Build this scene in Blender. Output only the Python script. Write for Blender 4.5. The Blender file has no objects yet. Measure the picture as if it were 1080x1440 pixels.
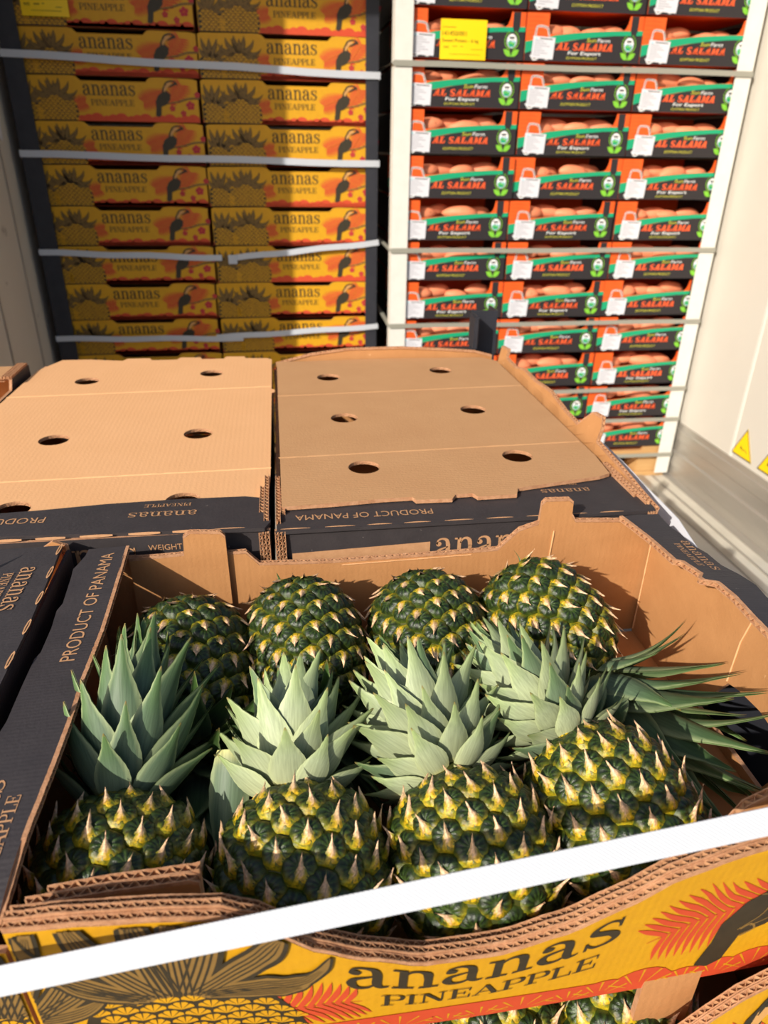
import bpy, bmesh, math, random
from mathutils import Vector, Matrix, noise
from mathutils.geometry import tessellate_polygon
PI = math.pi
rnd = random.Random(7)
sc = bpy.context.scene
col = sc.collection

# ------------------------------------------------------------------ camera
# the camera stands at the world origin, 1.26 m above the truck floor
F = 998.0
def _ray(x, y):
    return Vector((x - 540.0, -(y - 720.0), -F)).normalized()
_Y = _ray(383, 205)
_d = _ray(507, 2620); _d = (_d - _d.dot(_Y) * _Y).normalized()
_Z = -_d; _X = _Y.cross(_Z)
R3 = Matrix((_X, _Y, _Z))
cd = bpy.data.cameras.new('camera')
cd.sensor_fit = 'VERTICAL'; cd.sensor_height = 36.0; cd.sensor_width = 27.0
cd.lens = F / 1440 * 36
cd.clip_start = 0.02; cd.clip_end = 60
cd.dof.use_dof = True; cd.dof.focus_distance = 0.60; cd.dof.aperture_fstop = 8.5
cam = bpy.data.objects.new('camera', cd); col.objects.link(cam)
cam.matrix_world = R3.to_4x4()
sc.camera = cam

# ------------------------------------------------------------------ light
SUN = Vector((1.0, 1.0, -0.83)).normalized()
wd = bpy.data.worlds.new('sky'); sc.world = wd; wd.use_nodes = True
nt = wd.node_tree; nt.nodes.clear()
sk = nt.nodes.new('ShaderNodeTexSky'); sk.sky_type = 'NISHITA'; sk.sun_disc = False
sk.sun_elevation = math.radians(30.4); sk.sun_rotation = math.radians(225)
sk.air_density = 1.0; sk.dust_density = 2.5; sk.ozone_density = 1.0
bg = nt.nodes.new('ShaderNodeBackground'); bg.inputs[1].default_value = 0.11
wo = nt.nodes.new('ShaderNodeOutputWorld')
nt.links.new(sk.outputs[0], bg.inputs[0]); nt.links.new(bg.outputs[0], wo.inputs[0])
sl = bpy.data.lights.new('sun', 'SUN'); sl.energy = 4.6; sl.angle = math.radians(0.6); sl.color = (1.0, 0.93, 0.82)
so = bpy.data.objects.new('sun', sl); col.objects.link(so)
so.rotation_euler = (-SUN).to_track_quat('Z', 'Y').to_euler(); so.location = -SUN * 6
sc.view_settings.view_transform = 'Standard'; sc.view_settings.look = 'None'
sc.view_settings.exposure = 0.12; sc.view_settings.gamma = 1.0
sc.view_settings.use_curve_mapping = False

# ------------------------------------------------------------------ materials
def lin(c):
    return tuple((v / 255 / 12.92) if v / 255 <= 0.04045 else ((v / 255 + 0.055) / 1.055) ** 2.4 for v in c) + (1.0,)

def mat(name, rgb, rough=0.6, metal=0.0, spec=0.4, var=0.0, vscale=30.0, rgb2=None, bump=0.0, bscale=200.0, stretch=None, lines=None, trans=0.0, spots=None):
    """procedural material: base colour, noise mix to rgb2, optional bump and corrugation lines"""
    m = bpy.data.materials.new(name); m.use_nodes = True
    n = m.node_tree; b = n.nodes['Principled BSDF']
    b.inputs['Roughness'].default_value = rough; b.inputs['Metallic'].default_value = metal
    b.inputs['Specular IOR Level'].default_value = spec
    b.inputs['Base Color'].default_value = lin(rgb)
    tc = n.nodes.new('ShaderNodeTexCoord')
    src = tc.outputs['Object']
    if stretch:
        mp = n.nodes.new('ShaderNodeMapping'); mp.inputs['Scale'].default_value = stretch
        n.links.new(src, mp.inputs[0]); src = mp.outputs[0]
    cur = None
    if rgb2:
        nz = n.nodes.new('ShaderNodeTexNoise'); nz.inputs['Scale'].default_value = vscale
        nz.inputs['Detail'].default_value = 6; nz.inputs['Roughness'].default_value = 0.65
        n.links.new(src, nz.inputs['Vector'])
        rp = n.nodes.new('ShaderNodeValToRGB')
        rp.color_ramp.elements[0].position = 0.5 - 0.5 * (var or 0.4); rp.color_ramp.elements[1].position = 0.5 + 0.5 * (var or 0.4)
        rp.color_ramp.elements[0].color = lin(rgb); rp.color_ramp.elements[1].color = lin(rgb2)
        n.links.new(nz.outputs[0], rp.inputs[0]); cur = rp.outputs[0]
    if spots:
        s2 = n.nodes.new('ShaderNodeTexNoise'); s2.inputs['Scale'].default_value = spots[1]; s2.inputs['Detail'].default_value = 4
        n.links.new(tc.outputs['Object'], s2.inputs['Vector'])
        r2 = n.nodes.new('ShaderNodeValToRGB'); r2.color_ramp.elements[0].position = spots[2]; r2.color_ramp.elements[1].position = spots[2] + 0.06
        mx = n.nodes.new('ShaderNodeMixRGB'); n.links.new(s2.outputs[0], r2.inputs[0]); n.links.new(r2.outputs[0], mx.inputs[0])
        if cur: n.links.new(cur, mx.inputs[1])
        else: mx.inputs[1].default_value = lin(rgb)
        mx.inputs[2].default_value = lin(spots[0]); cur = mx.outputs[0]
    if cur: n.links.new(cur, b.inputs['Base Color'])
    hsrc = None
    if bump > 0:
        nb = n.nodes.new('ShaderNodeTexNoise'); nb.inputs['Scale'].default_value = bscale; nb.inputs['Detail'].default_value = 3
        n.links.new(src, nb.inputs['Vector']); hsrc = nb.outputs[0]
    if lines:
        ax, sca, amt = lines
        wv = n.nodes.new('ShaderNodeTexWave'); wv.bands_direction = ax; wv.inputs['Scale'].default_value = sca
        wv.inputs['Distortion'].default_value = 1.2; wv.inputs['Detail'].default_value = 2; wv.inputs['Detail Scale'].default_value = 3.0
        n.links.new(tc.outputs['Object'], wv.inputs['Vector'])
        bl = n.nodes.new('ShaderNodeBump'); bl.inputs['Strength'].default_value = amt; bl.inputs['Distance'].default_value = 0.0006
        n.links.new(wv.outputs['Fac'], bl.inputs['Height'])
        last = bl.outputs[0]
        if hsrc:
            bb = n.nodes.new('ShaderNodeBump'); bb.inputs['Strength'].default_value = bump; bb.inputs['Distance'].default_value = 0.0008
            n.links.new(hsrc, bb.inputs['Height']); n.links.new(last, bb.inputs['Normal']); last = bb.outputs[0]
        n.links.new(last, b.inputs['Normal'])
    elif hsrc:
        bb = n.nodes.new('ShaderNodeBump'); bb.inputs['Strength'].default_value = bump; bb.inputs['Distance'].default_value = 0.001
        n.links.new(hsrc, bb.inputs['Height']); n.links.new(bb.outputs[0], b.inputs['Normal'])
    return m

def attr_mat(name, rough=0.4, spec=0.5, vscale=60.0, amt=0.35, bump=0.3, bscale=250.0, stripes=None, sss=0.0):
    """colour from the mesh's own 'col' attribute, broken up by noise; per-object variation"""
    m = bpy.data.materials.new(name); m.use_nodes = True
    n = m.node_tree; b = n.nodes['Principled BSDF']
    b.inputs['Roughness'].default_value = rough; b.inputs['Specular IOR Level'].default_value = spec
    at = n.nodes.new('ShaderNodeAttribute'); at.attribute_name = 'col'
    tc = n.nodes.new('ShaderNodeTexCoord')
    nz = n.nodes.new('ShaderNodeTexNoise'); nz.inputs['Scale'].default_value = vscale; nz.inputs['Detail'].default_value = 5
    src = tc.outputs['Object']
    oi = n.nodes.new('ShaderNodeObjectInfo')
    ad = n.nodes.new('ShaderNodeVectorMath'); ad.operation = 'ADD'
    n.links.new(src, ad.inputs[0]); n.links.new(oi.outputs['Random'], ad.inputs[1]); src = ad.outputs[0]
    if stripes:
        mp = n.nodes.new('ShaderNodeMapping'); mp.inputs['Scale'].default_value = stripes
        n.links.new(src, mp.inputs[0]); src = mp.outputs[0]
    n.links.new(src, nz.inputs['Vector'])
    mr = n.nodes.new('ShaderNodeMapRange'); mr.inputs['From Min'].default_value = 0.25; mr.inputs['From Max'].default_value = 0.75
    mr.inputs['To Min'].default_value = 1 - amt; mr.inputs['To Max'].default_value = 1 + amt
    n.links.new(nz.outputs[0], mr.inputs[0])
    ro = n.nodes.new('ShaderNodeMapRange'); ro.inputs['To Min'].default_value = 0.85; ro.inputs['To Max'].default_value = 1.15
    n.links.new(oi.outputs['Random'], ro.inputs[0])
    mu = n.nodes.new('ShaderNodeMath'); mu.operation = 'MULTIPLY'
    n.links.new(mr.outputs[0], mu.inputs[0]); n.links.new(ro.outputs[0], mu.inputs[1])
    vm = n.nodes.new('ShaderNodeVectorMath'); vm.operation = 'SCALE'
    n.links.new(at.outputs['Color'], vm.inputs[0]); n.links.new(mu.outputs[0], vm.inputs['Scale'])
    n.links.new(vm.outputs[0], b.inputs['Base Color'])
    if bump:
        bb = n.nodes.new('ShaderNodeBump'); bb.inputs['Strength'].default_value = bump; bb.inputs['Distance'].default_value = 0.001
        nb = n.nodes.new('ShaderNodeTexNoise'); nb.inputs['Scale'].default_value = bscale; nb.inputs['Detail'].default_value = 3
        n.links.new(src, nb.inputs['Vector'])
        n.links.new(nb.outputs[0], bb.inputs['Height']); n.links.new(bb.outputs[0], b.inputs['Normal'])
    return m

M = {}
M['kraft'] = mat('kraft_board', (172, 120, 74), 0.75, var=0.8, vscale=22, spots=((222, 176, 130), 75, 0.745), rgb2=(196, 142, 92), bump=0.35, bscale=350, lines=('X', 50, 0.10), spec=0.25)
M['kraft_light'] = mat('kraft_board_pale', (222, 168, 118), 0.78, var=0.7, vscale=9, rgb2=(230, 177, 128), bump=0.3, bscale=350, lines=('X', 50, 0.08), spec=0.2)
M['kraft_dull'] = mat('kraft_board_brown', (184, 138, 96), 0.78, var=0.7, vscale=14, rgb2=(194, 149, 106), bump=0.45, bscale=350, lines=('Y', 60, 0.15), spec=0.2)
M['kraft_edge'] = mat('kraft_cut_edge', (205, 158, 122), 0.85, var=0.6, vscale=140, rgb2=(158, 108, 74), bump=0.5, bscale=500, spec=0.15)
M['flute'] = mat('kraft_flute', (206, 160, 120), 0.85, var=0.6, vscale=200, rgb2=(160, 110, 74), spec=0.15)
M['black'] = mat('black_print', (52, 48, 50), 0.55, var=0.6, vscale=40, rgb2=(64, 59, 60), bump=0.4, bscale=300, lines=('Y', 90, 0.12), spots=((140, 130, 125), 130, 0.735), spec=0.35)
M['bare'] = mat('unprinted_kraft_lettering', (196, 150, 110), 0.7, var=0.6, vscale=200, rgb2=(176, 130, 92), spec=0.25)
M['yellow'] = mat('yellow_print', (220, 164, 26), 0.5, var=0.7, vscale=60, rgb2=(208, 150, 28), bump=0.3, bscale=250, spec=0.35, lines=('X', 60, 0.08))
M['ink'] = mat('black_ink', (52, 46, 34), 0.5, var=0.6, vscale=150, rgb2=(66, 58, 42), spec=0.35)
M['khaki'] = mat('khaki_ink', (148, 116, 62), 0.55, var=0.8, vscale=90, rgb2=(128, 98, 52), spec=0.3)
M['coral'] = mat('coral_ink', (214, 84, 48), 0.55, var=0.7, vscale=80, rgb2=(200, 72, 44), spec=0.3)
M['amber'] = mat('amber_ink', (232, 128, 40), 0.55, spec=0.3)
M['crimson'] = mat('crimson_ink', (176, 46, 56), 0.55, var=0.7, vscale=90, rgb2=(196, 66, 66), spec=0.3)
M['peach'] = mat('peach_ink', (214, 160, 96), 0.55, spec=0.3)
M['orange'] = mat('orange_print', (240, 100, 34), 0.5, var=0.7, vscale=18, rgb2=(226, 86, 26), spec=0.4)
M['orange_line'] = mat('orange_line_ink', (190, 66, 22), 0.5)
M['char'] = mat('charcoal_print', (46, 42, 44), 0.5, spec=0.35)
M['green'] = mat('green_print', (24, 158, 112), 0.45, spec=0.4)
M['lime'] = mat('lime_ink', (130, 200, 50), 0.5)
M['sky_ink'] = mat('pale_blue_ink', (170, 215, 225), 0.5)
M['letter_orange'] = mat('bright_orange_ink', (246, 98, 50), 0.5)
M['letter_yellow'] = mat('pale_yellow_ink', (206, 200, 60), 0.5)
M['white_ink'] = mat('white_ink', (238, 238, 236), 0.5)
M['paper'] = mat('white_paper', (216, 216, 222), 0.55, spec=0.3)
M['grey_ink'] = mat('grey_ink', (150, 148, 156), 0.6)
M['label'] = mat('yellow_paper', (250, 208, 6), 0.45, spec=0.4)
M['label_ink'] = mat('label_ink', (62, 50, 14), 0.6)
M['wall'] = mat('white_wall_panel', (203, 197, 186), 0.45, var=0.7, vscale=2.2, rgb2=(212, 206, 195), bump=0.05, bscale=40, spec=0.4, spots=((180, 174, 163), 7, 0.72))
M['wall_left'] = mat('scuffed_wall_panel', (200, 192, 180), 0.5, var=0.7, vscale=3, rgb2=(212, 205, 193), spec=0.35, stretch=(1, 1, 0.25), spots=((150, 142, 132), 10, 0.70))
M['metal'] = mat('brushed_aluminium', (196, 190, 180), 0.36, metal=0.55, var=0.7, vscale=6, rgb2=(150, 144, 136), stretch=(1, 0.12, 1), bump=0.15, bscale=60)
M['floor'] = mat('floor_coating', (206, 200, 186), 0.6, var=0.6, vscale=9, rgb2=(188, 182, 168), bump=0.25, bscale=120, spots=((120, 116, 108), 14, 0.70))
M['ground'] = mat('concrete_ground', (112, 110, 108), 0.85, var=0.6, vscale=4, rgb2=(92, 90, 90), bump=0.3, bscale=80)
M['dark'] = mat('dark_post', (40, 41, 48), 0.5, var=0.5, vscale=20, rgb2=(52, 53, 60))
M['white_post'] = mat('white_post', (226, 224, 216), 0.5, var=0.5, vscale=20, rgb2=(216, 213, 204))
M['strap'] = mat('white_strap', (196, 200, 207), 0.38, spec=0.5, lines=('DIAGONAL', 220, 0.35))
M['strap_grey'] = mat('grey_strap', (150, 148, 136), 0.4, spec=0.5)
M['wood'] = mat('pallet_wood', (206, 166, 112), 0.75, var=0.7, vscale=12, rgb2=(182, 138, 86), stretch=(1, 8, 8))
M['skin'] = mat('dark_core', (52, 62, 22), 0.6, var=0.8, vscale=60, rgb2=(84, 84, 26))
M['eye'] = attr_mat('pineapple_rind', 0.36, 0.5, 5, 0.55, 0.35, 14)
M['leaf'] = attr_mat('pineapple_leaf', 0.5, 0.35, 40, 0.22, 0.15, 60, stripes=(.6, 1.3, .05))
M['potato'] = mat('sweet_potato_skin', (240, 158, 116), 0.5, var=0.8, vscale=26, rgb2=(218, 126, 88), bump=0.4, bscale=60, spots=((178, 104, 70), 40, 0.66), spec=0.3)
M['gap'] = mat('cargo_shadow_sheet', (22, 22, 24), 0.9)
M['stub'] = mat('dried_stalk', (196, 160, 110), 0.8, var=0.7, vscale=90, rgb2=(140, 104, 64))

# ------------------------------------------------------------------ helpers
def tag(o, label=None, cat=None, group=None, kind=None):
    if label: o['label'] = label
    if cat: o['category'] = cat
    if group: o['group'] = group
    if kind: o['kind'] = kind
    return o

def empty(name, loc, label, cat, group=None, rot=None):
    o = bpy.data.objects.new(name, None); col.objects.link(o)
    o.location = loc; o.empty_display_size = 0.05
    if rot: o.rotation_euler = rot
    return tag(o, label, cat, group)

class MB:
    def __init__(s): s.v = []; s.f = []; s.mi = []; s.c = []
    def add(s, vs, fs, mi=0, c=None):
        k = len(s.v); s.v += [tuple(v) for v in vs]
        if c is not None: s.c += c
        for f in fs: s.f.append(tuple(i + k for i in f)); s.mi.append(mi)
    def box(s, lo, hi, mi=0):
        x0, y0, z0 = lo; x1, y1, z1 = hi
        s.add([(x0,y0,z0),(x1,y0,z0),(x1,y1,z0),(x0,y1,z0),(x0,y0,z1),(x1,y0,z1),(x1,y1,z1),(x0,y1,z1)],
              [(0,3,2,1),(4,5,6,7),(0,1,5,4),(1,2,6,5),(2,3,7,6),(3,0,4,7)], mi)
    def mesh(s, name, mats, smooth=False):
        me = bpy.data.meshes.new(name); me.from_pydata(s.v, [], s.f)
        for m in mats: me.materials.append(M[m])
        if len(mats) > 1: me.polygons.foreach_set('material_index', s.mi)
        if s.c:
            a = me.color_attributes.new('col', 'FLOAT_COLOR', 'POINT')
            a.data.foreach_set('color', [x for c in s.c for x in c])
        if smooth: me.polygons.foreach_set('use_smooth', [True] * len(me.polygons))
        me.update(); return me
    def build(s, name, mats, parent=None, smooth=False, loc=None):
        return link(name, s.mesh(name, mats, smooth), parent, loc)

def link(name, me, parent=None, loc=None):
    o = bpy.data.objects.new(name, me); col.objects.link(o)
    if parent: o.parent = parent
    if loc: o.location = loc
    return o

def copy_tree(o, parent=None):
    c = o.copy(); col.objects.link(c); c.parent = parent
    for ch in list(o.children): copy_tree(ch, c)
    return c

def bevel_box(name, lo, hi, m, parent=None, r=0.002):
    bm = bmesh.new(); bmesh.ops.create_cube(bm, size=1)
    for v in bm.verts:
        v.co = Vector([lo[i] + (v.co[i] + .5) * (hi[i] - lo[i]) for i in range(3)])
    bmesh.ops.bevel(bm, geom=bm.edges[:], offset=r, segments=2, affect='EDGES')
    me = bpy.data.meshes.new(name); bm.to_mesh(me); bm.free(); me.materials.append(M[m])
    return link(name, me, parent)

def tri2d(loops):
    """triangulate an outline with holes -> verts2d, faces"""
    vs = [Vector((p[0], p[1], 0)) for lp in loops for p in lp]
    fs = tessellate_polygon([[Vector((p[0], p[1], 0)) for p in lp] for lp in loops])
    out = []
    for a, b, c in fs:
        n = (vs[b] - vs[a]).cross(vs[c] - vs[a]).z
        if abs(n) < 1e-14: continue
        out.append((a, b, c) if n > 0 else (a, c, b))
    return vs, out

def panel(name, loops, Fm, thick, mats, parent=None, sub=None, smooth=False):
    """a board cut to an outline (with holes) in (u,v), mapped by Fm(u,v,w): w=+t/2 outer face, w=-t/2 inner.
    mats = (outer, inner, edge)"""
    vs, fs = tri2d(loops)
    bm = bmesh.new()
    bv = [bm.verts.new(v) for v in vs]
    for f in fs:
        try: bm.faces.new([bv[i] for i in f])
        except ValueError: pass
    if sub:
        for it in range(9):
            es = [e for e in bm.edges if e.calc_length() > sub]
            if not es: break
            bmesh.ops.subdivide_edges(bm, edges=es, cuts=1)
            bmesh.ops.triangulate(bm, faces=[f for f in bm.faces if len(f.verts) > 3])
    bm.verts.index_update()
    P = [(v.co.x, v.co.y) for v in bm.verts]; n = len(P)
    mb = MB(); h = thick / 2
    mb.v = [tuple(Fm(u, v, h)) for u, v in P] + [tuple(Fm(u, v, -h)) for u, v in P]
    for f in bm.faces:
        ix = [v.index for v in f.verts]
        mb.f.append(tuple(ix)); mb.mi.append(0)
        mb.f.append(tuple(i + n for i in reversed(ix))); mb.mi.append(1)
    for e in bm.edges:
        if len(e.link_faces) == 1:
            f = e.link_faces[0]; ix = [v.index for v in f.verts]
            a, b = e.verts[0].index, e.verts[1].index
            if ix[(ix.index(a) + 1) % len(ix)] != b: a, b = b, a
            mb.f.append((b, a, a + n, b + n)); mb.mi.append(2)
    bm.free()
    return mb.build(name, list(mats), parent, smooth)

def resample(pts, step):
    out = [Vector(pts[0])]
    for a, b in zip(pts, pts[1:]):
        a = Vector(a); b = Vector(b); L = (b - a).length
        k = max(1, int(L / step))
        for i in range(1, k + 1): out.append(a.lerp(b, i / k))
    return out

def smooth_path(pts, n=8):
    P = [Vector(p) for p in pts]; out = []
    for i in range(len(P) - 1):
        p0 = P[max(i-1, 0)]; p1 = P[i]; p2 = P[i+1]; p3 = P[min(i+2, len(P)-1)]
        for k in range(n):
            t = k / n
            out.append(0.5 * ((2*p1) + (p2-p0)*t + (2*p0-5*p1+4*p2-p3)*t*t + (3*p1-p0-3*p2+p3)*t**3))
    out.append(P[-1]); return out

def flute_edge(name, pts, nrm, down, T=0.0045, parent=None, depth=0.004, pitch=0.0075, plies=1, jitter=0.0003):
    """open corrugated edge that crowns a board: liners and a waved medium between them, for each ply"""
    mb = MB(); nrm = Vector(nrm).normalized(); down = Vector(down).normalized()
    path = [p - down * (depth - .0008) for p in resample(pts, 0.0011)]
    def rib(off, w, mi, dz=0.0):
        a = []; b = []
        for i, p in enumerate(path):
            j = down * (jitter * noise.noise(p * 300) + dz)
            o = nrm * off[i] if isinstance(off, list) else nrm * off
            a.append(p + o - nrm * w + j); b.append(p + o + nrm * w + j)
        n = len(path)
        vs = a + b + [q + down * depth for q in a] + [q + down * depth for q in b]
        fs = []
        for i in range(n - 1):
            fs += [(i, i+1, n+i+1, n+i), (i, 2*n+i, 2*n+i+1, i+1), (n+i, n+i+1, 3*n+i+1, 3*n+i)]
        fs += [(0, n, 3*n, 2*n), (n-1, 3*n-1, 4*n-1, 2*n-1)]
        mb.add(vs, fs, mi)
    for k in range(plies):
        c = (k - (plies - 1) / 2) * T
        s = 0; offs = []
        ph = rnd.random() * 6; 
        for i, p in enumerate(path):
            if i: s += (path[i] - path[i-1]).length
            offs.append(c + (T/2 - 0.0006) * math.sin(s / pitch * 2 * PI + ph))
        dz = rnd.uniform(-0.0008, 0.0008) if plies > 1 else 0
        rib([c - T/2 + .0003] * len(path), .00035, 0, dz); rib([c + T/2 - .0003] * len(path), .00035, 0, dz)
        rib(offs, .0003, 1, dz + .0002)
    return tag(mb.build(name, ['kraft_edge', 'flute'], parent), 'open corrugated edge of the board')

# ---- flat print
FONT = {}
def font_tris(s):
    if s in FONT: return FONT[s]
    c = bpy.data.curves.new('t', 'FONT'); c.body = s; c.resolution_u = 3
    o = bpy.data.objects.new('t', c); col.objects.link(o)
    dg = bpy.context.evaluated_depsgraph_get(); me = o.evaluated_get(dg).to_mesh()
    me.calc_loop_triangles()
    vs = [(v.co.x, v.co.y) for v in me.vertices]; fs = [tuple(t.vertices) for t in me.loop_triangles]
    o.evaluated_get(dg).to_mesh_clear(); bpy.data.objects.remove(o); bpy.data.curves.remove(c)
    x0 = min(v[0] for v in vs); x1 = max(v[0] for v in vs); y0 = min(v[1] for v in vs); y1 = max(v[1] for v in vs)
    vs = [((x - x0) / (x1 - x0), (y - y0) / (y1 - y0)) for x, y in vs]
    FONT[s] = (vs, fs); return FONT[s]

class Art:
    def __init__(s, xf=None): s.items = []; s.xf = xf or (lambda u, v: (u, v))
    def raw(s, m, lay, vs, fs):
        vs = [s.xf(*p[:2]) for p in vs]; out = []
        for f in fs:
            a, b, c = (vs[i] for i in f[:3])
            n = (b[0]-a[0])*(c[1]-a[1]) - (b[1]-a[1])*(c[0]-a[0])
            out.append(f if n > 0 else tuple(reversed(f)))
        s.items.append((m, lay, vs, out))
    def poly(s, m, lay, pts):
        vs, fs = tri2d([pts]); s.raw(m, lay, [(v.x, v.y) for v in vs], fs)
    def stroke(s, m, lay, pts, w, sm=6):
        n0 = len(pts); W = [w] * n0 if not isinstance(w, (list, tuple)) else list(w)
        P = [Vector((p[0], p[1], W[i])) for i, p in enumerate(pts)]
        if sm and n0 > 2: P = smooth_path(P, sm)
        vs = []
        for i, p in enumerate(P):
            a = P[max(i-1, 0)]; b = P[min(i+1, len(P)-1)]
            t = Vector((b.x - a.x, b.y - a.y)); t = t.normalized() if t.length > 1e-9 else Vector((1, 0))
            nx, ny = -t.y * max(p.z, 1e-5) / 2, t.x * max(p.z, 1e-5) / 2
            vs += [(p.x + nx, p.y + ny), (p.x - nx, p.y - ny)]
        fs = []
        for i in range(len(P) - 1): fs += [(2*i, 2*i+1, 2*i+3), (2*i, 2*i+3, 2*i+2)]
        s.raw(m, lay, vs, fs)
    def disc(s, m, lay, c, r, n=14, ry=None):
        ry = ry or r
        s.poly(m, lay, [(c[0] + r * math.cos(2*PI*i/n), c[1] + ry * math.sin(2*PI*i/n)) for i in range(n)])
    def text(s, m, lay, t, x, y, w, h, shear=0.0, rot=0.0):
        vs, fs = font_tris(t); out = []
        for a, b in vs:
            px = a * w + b * h * shear; py = b * h
            out.append((x + px * math.cos(rot) - py * math.sin(rot), y + px * math.sin(rot) + py * math.cos(rot)))
        s.raw(m, lay, out, fs)
    def build(s, name, Fm, parent=None, sub=None, step=0.00015, base=0.0003):
        names = []; mb = MB()
        for m, lay, vs, fs in s.items:
            if m not in names: names.append(m)
            mi = names.index(m)
            if sub:
                vs = list(vs); todo = list(fs); fs = []
                while todo:
                    t = todo.pop()
                    L = [((vs[t[i]][0]-vs[t[(i+1)%3]][0])**2 + (vs[t[i]][1]-vs[t[(i+1)%3]][1])**2, i) for i in range(3)]
                    l, i = max(L)
                    if l <= sub * sub: fs.append(t); continue
                    a, b, c = t[i], t[(i+1)%3], t[(i+2)%3]
                    vs.append(((vs[a][0]+vs[b][0])/2, (vs[a][1]+vs[b][1])/2)); k = len(vs)-1
                    todo += [(a, k, c), (k, b, c)]
            w = base + lay * step
            mb.add([tuple(Fm(u, v, w)) for u, v in vs], fs, mi)
        return mb.build(name, names, parent)

def rect(x0, y0, x1, y1): return [(x0, y0), (x1, y0), (x1, y1), (x0, y1)]
def glyph(A, ch, x, y, h, m, lay, sx=1.0, bold=1.0, sh=0.0):
    """slab-serif letters drawn as strokes; x-height (or cap height) = h"""
    W = sx
    def T(px, py): return (x + px * h * W + py * h * sh, y + py * h)
    def st(pts, w, sm=6): A.stroke(m, lay, [T(*p) for p in pts], [q * h * bold for q in w], sm)
    def bx(a, b, c, d): A.poly(m, lay, [T(a, b), T(c, b), T(c, d), T(a, d)])
    tk = .17 * bold; th = .075 * bold
    if ch == 'n':
        bx(.13, 0, .13+tk, .98); bx(0, 0, .44, th); bx(0, .98-th, .2, .98)
        st([(.26, .74), (.38, .92), (.55, .95), (.68, .84), (.72, .6)], [.05, .08, .11, .16, .17]); bx(.72-tk/2, 0, .72+tk/2, .62); bx(.54, 0, .94, th)
        return 1.0 * W * h
    if ch == 'a':
        A.disc(m, lay, T(.17, .74), .11 * h * min(bold, 1.2), 12)
        st([(.09, .72), (.14, .9), (.34, .97), (.54, .88), (.6, .62), (.6, .22), (.68, .05), (.84, .09)], [.06, .07, .08, .14, .17, .17, .11, .05])
        st([(.6, .6), (.4, .54), (.17, .43), (.1, .24), (.2, .05), (.42, .05), (.6, .24)], [.05, .07, .12, .17, .13, .08, .05])
        return .90 * W * h
    if ch == 's':
        st([(.62, .68), (.58, .86), (.38, .95), (.17, .87), (.14, .7), (.32, .56), (.54, .43), (.62, .24), (.46, .06), (.24, .05), (.08, .26)], [.05, .06, .07, .12, .15, .17, .17, .14, .08, .07, .05])
        bx(.585, .66, .65, .98); bx(.04, .02, .105, .34)
        return .74 * W * h
    if ch in 'PINEAL':
        t = .15 * bold; s_ = .06 * bold
        if ch == 'I': bx(.12, 0, .12+t, 1); bx(0, 0, .39, s_); bx(0, 1-s_, .39, 1); return .46 * W * h
        if ch == 'L': bx(.12, 0, .12+t, 1); bx(0, 0, .72, s_); bx(0, 1-s_, .4, 1); bx(.66, 0, .72, .32); return .78 * W * h
        if ch == 'E': bx(.12, 0, .12+t, 1); bx(0, 0, .72, s_); bx(0, 1-s_, .72, 1); bx(.66, 0, .72, .32); bx(.66, .72, .72, 1); bx(.2, .48, .54, .48+s_); bx(.5, .36, .55, .66); return .80 * W * h
        if ch == 'P': bx(.12, 0, .12+t, 1); bx(0, 0, .42, s_); bx(0, 1-s_, .3, 1); st([(.2, .97), (.5, .97), (.68, .86), (.68, .6), (.5, .48), (.2, .48)], [.06, .06, .13, .14, .06, .06]); return .80 * W * h
        if ch == 'N': bx(.12, 0, .18, 1); bx(.72, 0, .78, 1); A.poly(m, lay, [T(.1, 1), T(.28, 1), T(.78, 0), T(.66, 0)]); bx(0, 0, .3, s_); bx(0, 1-s_, .2, 1); bx(.6, 1-s_, .9, 1); return .96 * W * h
        if ch == 'A': A.poly(m, lay, [T(.08, 0), T(.14, 0), T(.46, 1), T(.4, 1)]); A.poly(m, lay, [T(.36, 1), T(.52, 1), T(.86, 0), T(.68, 0)]); bx(.24, .3, .66, .36); bx(0, 0, .26, s_); bx(.58, 0, .95, s_); return .94 * W * h
    return .4 * W * h
def word(A, s, x, y, h, m, lay, width=None, bold=1.0, sh=0.0):
    tmp = Art(); tot = 0
    for ch in s: tot += glyph(tmp, ch, 0, 0, h, m, lay, 1.0, bold, sh)
    sx = (width / tot) if width else 1.0
    for ch in s: x += glyph(A, ch, x, y, h, m, lay, sx, bold, sh)

def art_leaf(A, b, t, bend, w, lay, hatch=3, fill='khaki'):
    b = Vector(b); t = Vector(t); d = t - b; n = Vector((-d.y, d.x))
    c = [b.lerp(t, k) + n * bend * math.sin(k * PI * .75) for k in (0, .25, .5, .75, 1)]
    A.stroke('ink', lay, c, [w*.75, w, w*.9, w*.55, .0004], 5)
    i = .72
    A.stroke(fill, lay+1, c[:4] + [c[3].lerp(c[4], .75)], [w*.75*i, w*i, w*.88*i, w*.45*i, .0002], 5)
    for k in range(hatch):
        o = (k - (hatch-1)/2) / hatch * w * .62
        nn = n.normalized() * o
        A.stroke('ink', lay+2, [c[0] + nn, c[1] + nn, c[2] + nn*.85, c[3] + nn*.3], [w*.05, w*.06, w*.05, w*.01], 3)

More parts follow.
